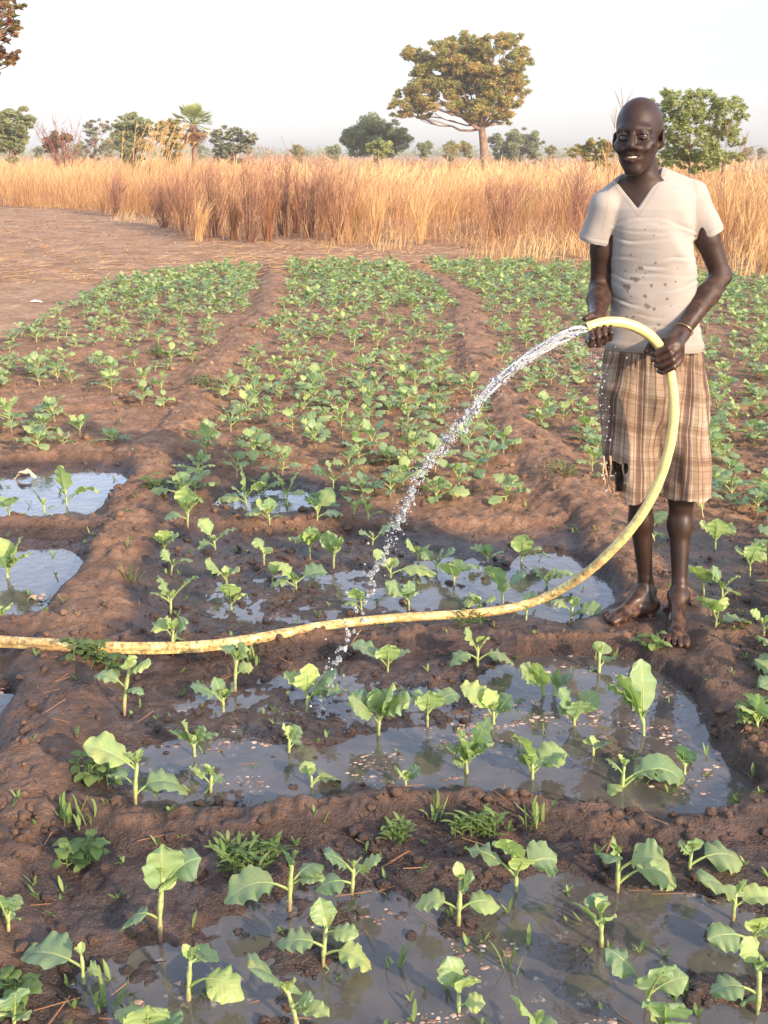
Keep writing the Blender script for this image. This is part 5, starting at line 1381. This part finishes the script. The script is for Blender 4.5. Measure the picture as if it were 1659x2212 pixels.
c = t.mix(.35, c, t.mix(1, c, t.ramp(gr, [(.3, (.55, .5, .45)), (.7, (1.35, 1.3, 1.25))]), 'MULTIPLY'))
c = t.mix(t.math('MULTIPLY', t.ramp(n, [(.42, (0, 0, 0)), (.58, (1, 1, 1))]), .62), c, t.mix(1, c, (.46, .38, .33), 'MULTIPLY'))      # soaked patches
t.set('Base Color', c); t.bump(t.math('ADD', gr, t.math('MULTIPLY', n, .5)), .3, .0015)
so = part('shorts', np_mesh('shorts', V, Q, True, None, {'pu': pu, 'pv': pv}, [m]))
mb = MB()
for pts in ([(1304,1000),(1302,1020),(1308,1045),(1310,1062),(1322,1072),(1338,1070),(1350,1060)], [(1318,985),(1320,1010),(1316,1035),(1324,1066)], [(1347,980),(1345,1010),(1350,1035),(1349,1062)], [(1303,985),(1307,1010),(1312,1030),(1312,1052)], [(1330,1068),(1318,1075),(1312,1066)]):
    q = [P(u, v, 3.512 + .003 * i) for i, (u, v) in enumerate(pts)]; tube(mb, q, [.0042 - .0004 * i for i in range(len(q))], 5, .6)
fm = mat('frayed_threads', (.42, .25, .14), .9); link('frayed_hem', mb.mesh('frayed_hem', fm), so)
# ---- bracelet
ax = (EL - WL) / np.linalg.norm(EL - WL); e1 = np.cross(ax, [0, 0, 1.0]); e1 /= np.linalg.norm(e1); e2 = np.cross(ax, e1); c0 = WL + ax * .020
th = np.linspace(0, 2 * math.pi, 49); mb = MB(); tube(mb, [c0 + (e1 * math.cos(a) + e2 * math.sin(a)) * .0305 + ax * .003 * math.sin(a) for a in th], .0016, 8, 0.0, False)
part('bracelet', mb.mesh('bracelet', mat('brass', (.72, .50, .22), .28, Metallic=1.0)))
# ------------------------------------------------------------------ the yellow hose
def catmull(p, n=8):
    p = np.asarray(p, float); q = np.vstack([2 * p[0] - p[1], p, 2 * p[-1] - p[-2]]); out = []
    for i in range(1, len(q) - 2):
        for t in np.linspace(0, 1, n, endpoint=False):
            out.append(.5 * (2 * q[i] + (q[i + 1] - q[i - 1]) * t + (2 * q[i - 1] - 5 * q[i] + 4 * q[i + 1] - q[i + 2]) * t ** 2 + (3 * q[i] - q[i - 1] - 3 * q[i + 1] + q[i + 2]) * t ** 3))
    out.append(q[-2]); return np.array(out)
pts = [P(*h) for h in HOSE_TOP]
for u, v, z in [(1145,1303,.092),(1080,1318,.070),(1000,1327,.050),(900,1332,.050),(800,1340,.052),(700,1352,.055),(620,1367,.06),(540,1382,.06),(450,1395,.055),(350,1400,.06),(240,1399,.07),(120,1393,.062),(0,1386,.058),(-150,1378,.055),(-400,1368,.05),(-900,1350,.04)]:
    x, y = gp(u, v, z); g = float(ground_h(np.array([x]), np.array([y]))[0][0]); zz = max(z * .75, g + HR_ * .8)
    x, y = gp(u, v, zz); pts.append(np.array([x, y, zz]))
HC = catmull(pts, 9)
def hose_mat():
    m = mat('yellow_hose', rough=.38, spec=.5); t = NT(m)
    n = t.noise(26, 5, .65, t.pos()); n2 = t.noise(85, 4, .7, t.pos()); n3 = t.noise(7, 3, .5, t.pos())
    c = t.mix(t.ramp(n3, [(.35, (0, 0, 0)), (.65, (1, 1, 1))]), (.76, .58, .23), (.70, .60, .25))
    d1 = t.math('MULTIPLY', t.ramp(t.math('ADD', n, t.math('MULTIPLY', t.attr('tint'), .17)), [(.56, (0, 0, 0)), (.68, (1, 1, 1))]), t.attr('tint'))
    c = t.mix(t.math('MULTIPLY', d1, .8), c, (.36, .17, .065))
    d2 = t.math('MULTIPLY', t.ramp(t.math('ADD', n2, t.math('MULTIPLY', t.attr('tint'), .10)), [(.62, (0, 0, 0)), (.70, (1, 1, 1))]), t.math('ADD', t.attr('tint'), .18), clamp=True)
    c = t.mix(t.math('MULTIPLY', d2, .8), c, (.11, .065, .035))
    t.set('Base Color', c); t.set('Roughness', t.math('ADD', .28, t.math('MULTIPLY', d1, .5))); t.bump(t.math('ADD', n2, n), .2, .003); return m
HM = hose_mat()
k = len(HC); tg = np.gradient(HC, axis=0); tg /= np.linalg.norm(tg, axis=1, keepdims=True)
n = 20; th = np.arange(n) * 2 * math.pi / n; vs = []; ref = np.array([0, 0, 1.0])
px_u = np.array([pix(*p)[0] for p in HC])
flat = sstep(720, 330, px_u) * (np.arange(k) > k * .5)
for i in range(k):
    x = ref - tg[i] * ref.dot(tg[i]); x /= np.linalg.norm(x); ref = x; y = np.cross(tg[i], x)
    up = np.array([0, 0, 1.0]); f = flat[i]
    r_ = HR_ * (1 + .02 * math.sin(i * .7))
    if f > 0:   # where it carries no water the wall folds into an upper and a lower fold
        cr = np.cos(th)[:, None] * x; ci = np.sin(th)[:, None] * y; d = cr + ci
        zc = d[:, 2]; groove = 1 - .50 * f * np.exp(-((zc + .25) / .20) ** 2)
        v = HC[i] + d * (r_ * groove)[:, None] * np.array([1 + .15 * f, 1 + .15 * f, 1 + .28 * f])
    else: v = HC[i] + r_ * (np.cos(th)[:, None] * x + np.sin(th)[:, None] * y)
    vs.append(v)
inner = [HC[0] + (v - HC[0]) * s - tg[0] * o for v, s, o in ((vs[0], .80, 0),)]
deep = [HC[4] + (vs[4] - HC[4]) * .80]
allv = np.concatenate([deep[0], inner[0]] + vs)
rings = k + 2
q = [(i * n + j, i * n + (j + 1) % n, (i + 1) * n + (j + 1) % n, (i + 1) * n + j) for i in range(rings - 1) for j in range(n)]
dirt = np.concatenate([[.9, .9], np.clip(sstep(.95, .05, HC[:, 2]) * .9, .04, 1)])
dirt = np.repeat(dirt, n)
me = np_mesh('garden_hose', allv, np.array(q), True, None, {'tint': dirt}, [HM])
tag(link('garden_hose', me), 'thick muddy yellow hose curving from the man\'s hands down across the wet bed', 'hose')

# ------------------------------------------------------------------ running water
def wmat():
    m = mat('running_water', (.97, .98, 1.0), .04, .5, IOR=1.33); t = NT(m)
    m.node_tree.nodes['Principled BSDF'].inputs['Transmission Weight'].default_value = 1.0
    df = t.n('BsdfDiffuse'); df.inputs['Color'].default_value = (.86, .88, .92, 1)
    ms = t.n('MixShader'); t.l(t.attr('tint'), ms.inputs[0]); t.l(t.b.outputs[0], ms.inputs[1]); t.l(df.outputs[0], ms.inputs[2])
    t.l(ms.outputs[0], t.t.nodes['Material Output'].inputs['Surface']); return m
WMAT = wmat()
JET = [(1266,709),(1240,718),(1215,729),(1180,747),(1140,773),(1100,802),(1065,834),(1035,866),(1005,905),(972,947),(938,987),(908,1025),(882,1080),(857,1130),(830,1190),(807,1240),(788,1300),(745,1390),(718,1450),(700,1510),(690,1590)]
JP = catmull([P(u, v, 3.315 - .44 * (i / 20) ** 1.1) for i, (u, v) in enumerate(JET)], 14)
rs = np.random.RandomState(12)
mb = MB(); kk = 8 * 14
def strand(off, rad, tint, seed, k0, k1, tw):
    r2 = np.random.RandomState(seed); seg = JP[k0:k1]; m_ = len(seg); tg_ = np.gradient(JP, axis=0)[k0:k1]; tg_ /= np.linalg.norm(tg_, axis=1, keepdims=True)
    up = np.array([0, 0, 1.0]); a_ = up - tg_ * (tg_ @ up)[:, None]; a_ /= np.linalg.norm(a_, axis=1, keepdims=True); b_ = np.cross(tg_, a_)
    s = np.arange(m_) / m_; wid = np.interp(np.arange(k0, k1) / kk, [0, .1, .45, .8, 1.0], [.010, .0135, .0130, .0095, .007])
    ang = off + tw * s * 6.28 + .5 * np.sin(s * 9 + seed)
    p = seg + a_ * (np.cos(ang) * wid)[:, None] + b_ * (np.sin(ang) * wid)[:, None] + r2.randn(m_, 3) * .0005
    tube(mb, p, rad * (.7 + .5 * np.abs(np.sin(s * 23 + seed))) * np.interp(s, [0, .05, .9, 1], [1, 1, .9, .2]), 7, tint)
core = JP[:int(kk * .72)]
s_ = np.arange(len(core)) / len(core)
tube(mb, core + rs.randn(*core.shape) * .0004, .0125 * np.interp(s_, [0, .15, .6, 1], [.95, 1.0, .62, .3]) * (1 + .10 * np.sin(s_ * 60) * s_), 14, np.clip(.03 + .10 * s_, 0, 1))
for i in range(26): strand(i * .95, .0018 + .0022 * rs.rand(), float(np.clip(.30 + .6 * rs.rand() * (i % 2), 0, .9)), i, rs.randint(0, 30), min(kk, 60 + rs.randint(0, 52)), rs.uniform(-.5, .9))
tag(link('water_jet', mb.mesh('water_jet', WMAT)), 'twisting jet of clear water pouring from the end of the yellow hose', 'water jet')
dv, dt, dti = [], [], []; cnt = 0
def drop(c, r, stretch=1.0, tint=.06):
    global cnt
    v = IV * (1 + .22 * rs.randn(42)[:, None].clip(-1.5, 1.5)) * r * np.array([1, 1, stretch]); dv.append(v + c); dt.append(IF + 42 * cnt); dti.append(np.full(42, tint)); cnt += 1
for i in range(800):
    f = rs.rand() ** .9; idx = 25 + int(f * (len(JP) - 27)); c = JP[idx].copy(); sp = .006 + .018 * (idx / len(JP)) ** 1.2
    big = rs.rand() ** 4
    if rs.rand() < sstep(.30, .55, np.array(idx / len(JP))) * .80: continue
    drop(c + rs.randn(3) * np.array([sp, sp, sp * .8]) * (.55 + .9 * (1 - big)), .0011 + .0040 * big + .0012 * (idx / len(JP)), 1 + .6 * rs.rand(), .18 if rs.rand() < .5 else .5)
for i in range(1700):    # fine spray clinging to the jet
    idx = 20 + int(rs.rand() ** 1.2 * (len(JP) * .62)); drop(JP[idx] + rs.randn(3) * (.006 + .010 * idx / len(JP)), .0006 + .0009 * rs.rand(), 1.2, .6)
for i in range(95):      # heavier globs along the falling arc
    f = .36 + .64 * rs.rand(); idx = int(f * (len(JP) - 1)); drop(JP[idx] + rs.randn(3) * .008, .0045 + .004 * rs.rand() ** 2, 1.1 + .5 * rs.rand(), .12)
for i in range(85):      # dribble and mist from the wet hand
    t_ = rs.rand(); u, v = 1282 + 32 * t_ + rs.randn() * (3 + 9 * t_), 742 + 320 * t_ ** 1.6 + rs.randn() * 8; drop(P(u, v, 3.30 + .02 * rs.rand()), .0010 + .0022 * rs.rand() ** 2, 1.3, .4)
for i in range(260):
    u, v = 1235 + rs.randn() * 45, 735 + abs(rs.randn()) * 50; drop(P(u, v, 3.3 + rs.randn() * .04), .0007 + .001 * rs.rand(), 1, .5)
me = np_mesh('water_droplets', np.concatenate(dv), np.concatenate(dt), True, None, {'tint': np.concatenate(dti)}, [WMAT])
tag(link('water_droplets', me), 'spray of falling water drops arcing left from the jet down to the bed', 'water drops', None, 'stuff')
# ------------------------------------------------------------------ weeds, litter
WEED_M = foliage_mat('weed_leaves', [(.15, (.10, .15, .05)), (.5, (.16, .24, .07)), (.85, (.26, .34, .11))], .35)
def weed(u, v, wpx, n, kind, label, seed, tint=.5):
    rs = np.random.RandomState(seed); r = random.Random(seed); x, y = gp(u, v, .01); g = float(ground_h(np.array([x]), np.array([y]))[0][0]); x, y = gp(u, v, g); R_ = wpx / (FPX / (y * .95 + .45)) * .5
    mb = MB()
    for i in range(n):
        a, q = rs.rand() * 6.28, rs.rand() ** .6 * R_; b = np.array([math.cos(a) * q, math.sin(a) * q * .6, -.004])
        gg = float(ground_h(np.array([x + b[0]]), np.array([y + b[1]]))[0][0]) - g; b[2] += gg
        if kind == 'grass':
            L = (.03 + .06 * rs.rand()); e = b + np.array([rs.randn() * .025, rs.randn() * .02, L]); m_ = (b + e) / 2 + np.array([rs.randn() * .008, 0, L * .25])
            leaf(mb, b, m_, e, .006 + .004 * rs.rand(), .02, 5, 1, seed + i, float(np.clip(tint + .2 * rs.randn(), 0, 1)), .4, .02)
        elif kind == 'runner':
            for k in range(4):
                az = rs.rand() * 6.28; L = .022 + .02 * rs.rand(); s = b + np.array([0, 0, .008 + .012 * k]); e = s + np.array([math.cos(az) * L, math.sin(az) * L, .006 + .01 * rs.rand()])
                leaf(mb, s, (s + e) / 2 + [0, 0, .006], e, .009, .05, 5, 1, seed + i * 5 + k, float(np.clip(tint + .2 * rs.randn(), 0, 1)), .3, .03)
            tube(mb, [b, b + [0, 0, .05]], .0012, 4, .3, False)
        else:
            for k in range(3):
                az = rs.rand() * 6.28; L = .03 + .03 * rs.rand(); s = b + np.array([0, 0, .01 + .02 * k]); e = s + np.array([math.cos(az) * L, math.sin(az) * L, .012 - .02 * rs.rand()])
                leaf(mb, s, (s + e) / 2 + [0, 0, .015], e, .024 + .012 * rs.rand(), .25, 6, 2, seed + i * 5 + k, float(np.clip(tint + .2 * rs.randn(), 0, 1)), .2, .08)
            tube(mb, [b, b + [0, 0, .06]], .0016, 4, .3, False)
    o = link('weed_clump', mb.mesh('weed_clump', WEED_M), None, (x, y, g)); tag(o, label, 'weeds', 'small weeds among the kale')
for i, a in enumerate([(205,1425,110,16,'broad','dark broad leaved weed sprawling over the hose at the left',.1),(540,1860,150,34,'runner','wide mat of narrow leaved weed on the foreground ridge',.45),(1030,1800,120,26,'runner','mat of narrow leaved weed on the ridge, right of centre',.45),
        (860,1815,60,12,'runner','small weed tuft between the two narrow leaved mats',.45),(1150,1765,50,10,'grass','thin grassy tuft at the water edge of the near puddle',.6),(180,1870,90,12,'broad','leafy weed on the left path below the hose',.35),
        (165,1760,90,14,'grass','spiky grass tuft on the left path beside the flooded bed',.4),(205,1690,70,10,'broad','weed at the left rim of the near flooded bed',.4),(285,1250,50,10,'grass','grass tuft on the inner side of the left ridge behind the hose',.4),
        (345,1050,60,10,'broad','dull green weed on the ridge right of the round upper puddle',.1),(440,830,60,12,'broad','leafy weed on the left ridge in the mid distance',.15),(1640,1560,80,16,'broad','bright ferny weed at the right edge below the man',.6),
        (1215,1025,60,14,'runner','weed spreading on the right ridge behind the wet bed',.3),(550,1440,30,6,'grass','thin grass beside a tall seedling in front of the hose',.5),(940,1770,40,8,'grass','grass sprig at the near end of the puddle',.5),
        (1010,1350,70,12,'runner','small weeds pressed against the hose in the middle',.2),(1408,1398,40,6,'broad','yellow green weed at the toes of the man',.7),(1300,2010,40,7,'grass','two thin grass blades in the foreground mud at right',.5),
        (850,2110,40,6,'grass','tall thin grass blades standing in foreground water',.5),(1110,2110,40,6,'grass','small grass blades in foreground water right of centre',.5),(30,2170,60,8,'broad','leafy weed in the bottom left corner',.4),
        (230,2180,60,9,'grass','grass tuft at the bottom edge, left',.5),(355,770,70,16,'broad','weed patch in the mid distance beside the left ridge',.3),(335,452,50,10,'broad','single green shrublet on the bare ground by the dry grass',.7),
        (1145,548,40,8,'broad','tiny green plant on the bare strip below the dry grass',.8),(1600,730,120,30,'grass','green grass by the field edge right of the man',.4),(1540,640,120,26,'grass','short green grass at the foot of the dry field right of the man',.4)]):
    weed(a[0], a[1], a[2], a[3], a[4], a[5], 600 + i, a[6])
def sprigs():
    rs = np.random.RandomState(44); mb = MB(); n = 620
    ys_ = 1.5 * np.exp(rs.rand(n) * math.log(13 / 1.5)); xs = (rs.rand(n) * 2 - 1) * (.38 * ys_ + .2); z_, rd_ = ground_h(xs, ys_)
    for i in range(n):
        for k in range(rs.randint(2, 6)):
            az = rs.rand() * 6.28; L = .012 + .03 * rs.rand(); b = np.array([xs[i], ys_[i], max(z_[i], WATER_Z) - .002]); e = b + np.array([math.cos(az) * L * .6, math.sin(az) * L * .6, L * rs.rand() + .004])
            leaf(mb, b, (b + e) / 2 + [0, 0, .004], e, .004 + .006 * rs.rand(), .05, 3, 1, i * 7 + k, float(rs.rand()), .3, .02)
    tag(link('weed_seedlings', mb.mesh('weed_seedlings', WEED_M)), 'tiny green weeds sprouting all over the beds', 'weeds', None, 'stuff')
sprigs()
def scum():
    """brown crumbs and pale foam rafts floating on the puddles"""
    rs = np.random.RandomState(45); n = 16000
    bs = np.array([b[0] for b in BASINS]); k = rs.choice(len(bs), n, p=(bs[:, 2] * bs[:, 3]) / (bs[:, 2] * bs[:, 3]).sum())
    x = bs[k, 0] + rs.randn(n) * bs[k, 2] * .55; y = bs[k, 1] + rs.randn(n) * bs[k, 3] * .55
    cl = vnoise2(x * 5, y * 9, 99) + .6 * vnoise2(x * 17, y * 25, 98); z, _ = ground_h(x, y)
    ok = (z < WATER_Z - .001) & (cl > .22) & (y < 3.4); x, y = x[ok][:4200], y[ok][:4200]; n = len(x); s = .0018 + .0050 * rs.rand(n) ** 2.5
    V = np.concatenate([(IV * (1 + .3 * rs.randn(42)[:, None].clip(-1, 1))) * np.array([s[i] * (1 + rs.rand()), s[i], s[i] * .35]) + [x[i], y[i], WATER_Z] for i in range(n)])
    f = (IF[None] + (np.arange(n) * 42)[:, None, None]).reshape(-1, 3)
    m = mat('floating_scum', rough=.6); t = NT(m); t.set('Base Color', t.ramp(t.attr('tint'), [(0, (.10, .06, .045)), (.5, (.24, .155, .115)), (1, (.50, .38, .31))]))
    me = np_mesh('floating_debris', V, f, True, None, {'tint': np.repeat(rs.rand(n) ** 1.2, 42)}, [m]); tag(link('floating_debris', me), 'crumbs, chaff and pale foam floating on the muddy puddles', 'debris', None, 'stuff')
scum()
# a scrap of white litter on the bare ground, dead leaf in the upper left puddle
x, y = gp(78, 989 / 1.0 * 0 + 655); z = float(ground_h(np.array([x]), np.array([y]))[0][0])
mb = MB(); tube(mb, [(-.06, 0, .01), (-.02, .01, .018), (.03, 0, .016), (.07, -.01, .01)], [.006, .014, .012, .005], 7, 0); tag(link('litter', mb.mesh('litter', mat('white_litter', (.75, .73, .70), .6)), None, (x, y, z)), 'scrap of white litter on the bare ground at the left', 'litter')
mb = MB(); x, y = gp(52, 1035, WATER_Z); leaf(mb, (-.05, 0, .0), (0, .01, .06), (.06, 0, .005), .07, .1, 8, 3, 5, .5, .6, .1)
tag(link('dead_leaf', mb.mesh('dead_leaf', mat('dead_leaf', (.62, .50, .30), .6)), None, (x, y, WATER_Z)), 'curled pale dead leaf floating in the upper left puddle', 'leaf')
mb = MB(); x, y = gp(85, 1296, WATER_Z)
for i in range(7): a = i * .9; leaf(mb, (math.cos(a) * .05, math.sin(a) * .015, .004), (math.cos(a) * .05 + .02, math.sin(a) * .015, .02), (math.cos(a) * .05 + .035, math.sin(a) * .02, .006), .022, .05, 5, 2, i, .5, .5, .12)
tag(link('dry_leaves', mb.mesh('dry_leaves', mat('dry_leaf', (.45, .30, .18), .7)), None, (x, y, WATER_Z)), 'little raft of dry curled leaves in the lower left puddle', 'leaves')
# ------------------------------------------------------------------ dusty dry season air
def haze():
    x, y0, y1, z0, z1 = 460, -70, 700, -3, 30
    v = [(-x, y0, z0), (x, y0, z0), (x, y1, z0), (-x, y1, z0), (-x, y0, z1), (x, y0, z1), (x, y1, z1), (-x, y1, z1)]
    m = bpy.data.materials.new('haze'); m.use_nodes = True; nt = m.node_tree; nt.nodes.clear()
    o = nt.nodes.new('ShaderNodeOutputMaterial'); p = nt.nodes.new('ShaderNodeVolumePrincipled')
    p.inputs['Color'].default_value = (.93, .90, .90, 1); p.inputs['Density'].default_value = .0009; p.inputs['Anisotropy'].default_value = .2
    nt.links.new(p.outputs[0], o.inputs['Volume'])
    ob = link('haze', np_mesh('haze', v, np.array([[0, 3, 2, 1], [4, 5, 6, 7], [0, 1, 5, 4], [1, 2, 6, 5], [2, 3, 7, 6], [3, 0, 4, 7]]), False, None, None, [m]))
    tag(ob, 'thin dusty haze lying over the whole plain', 'haze', None, 'stuff'); ob.display_type = 'WIRE'
haze()
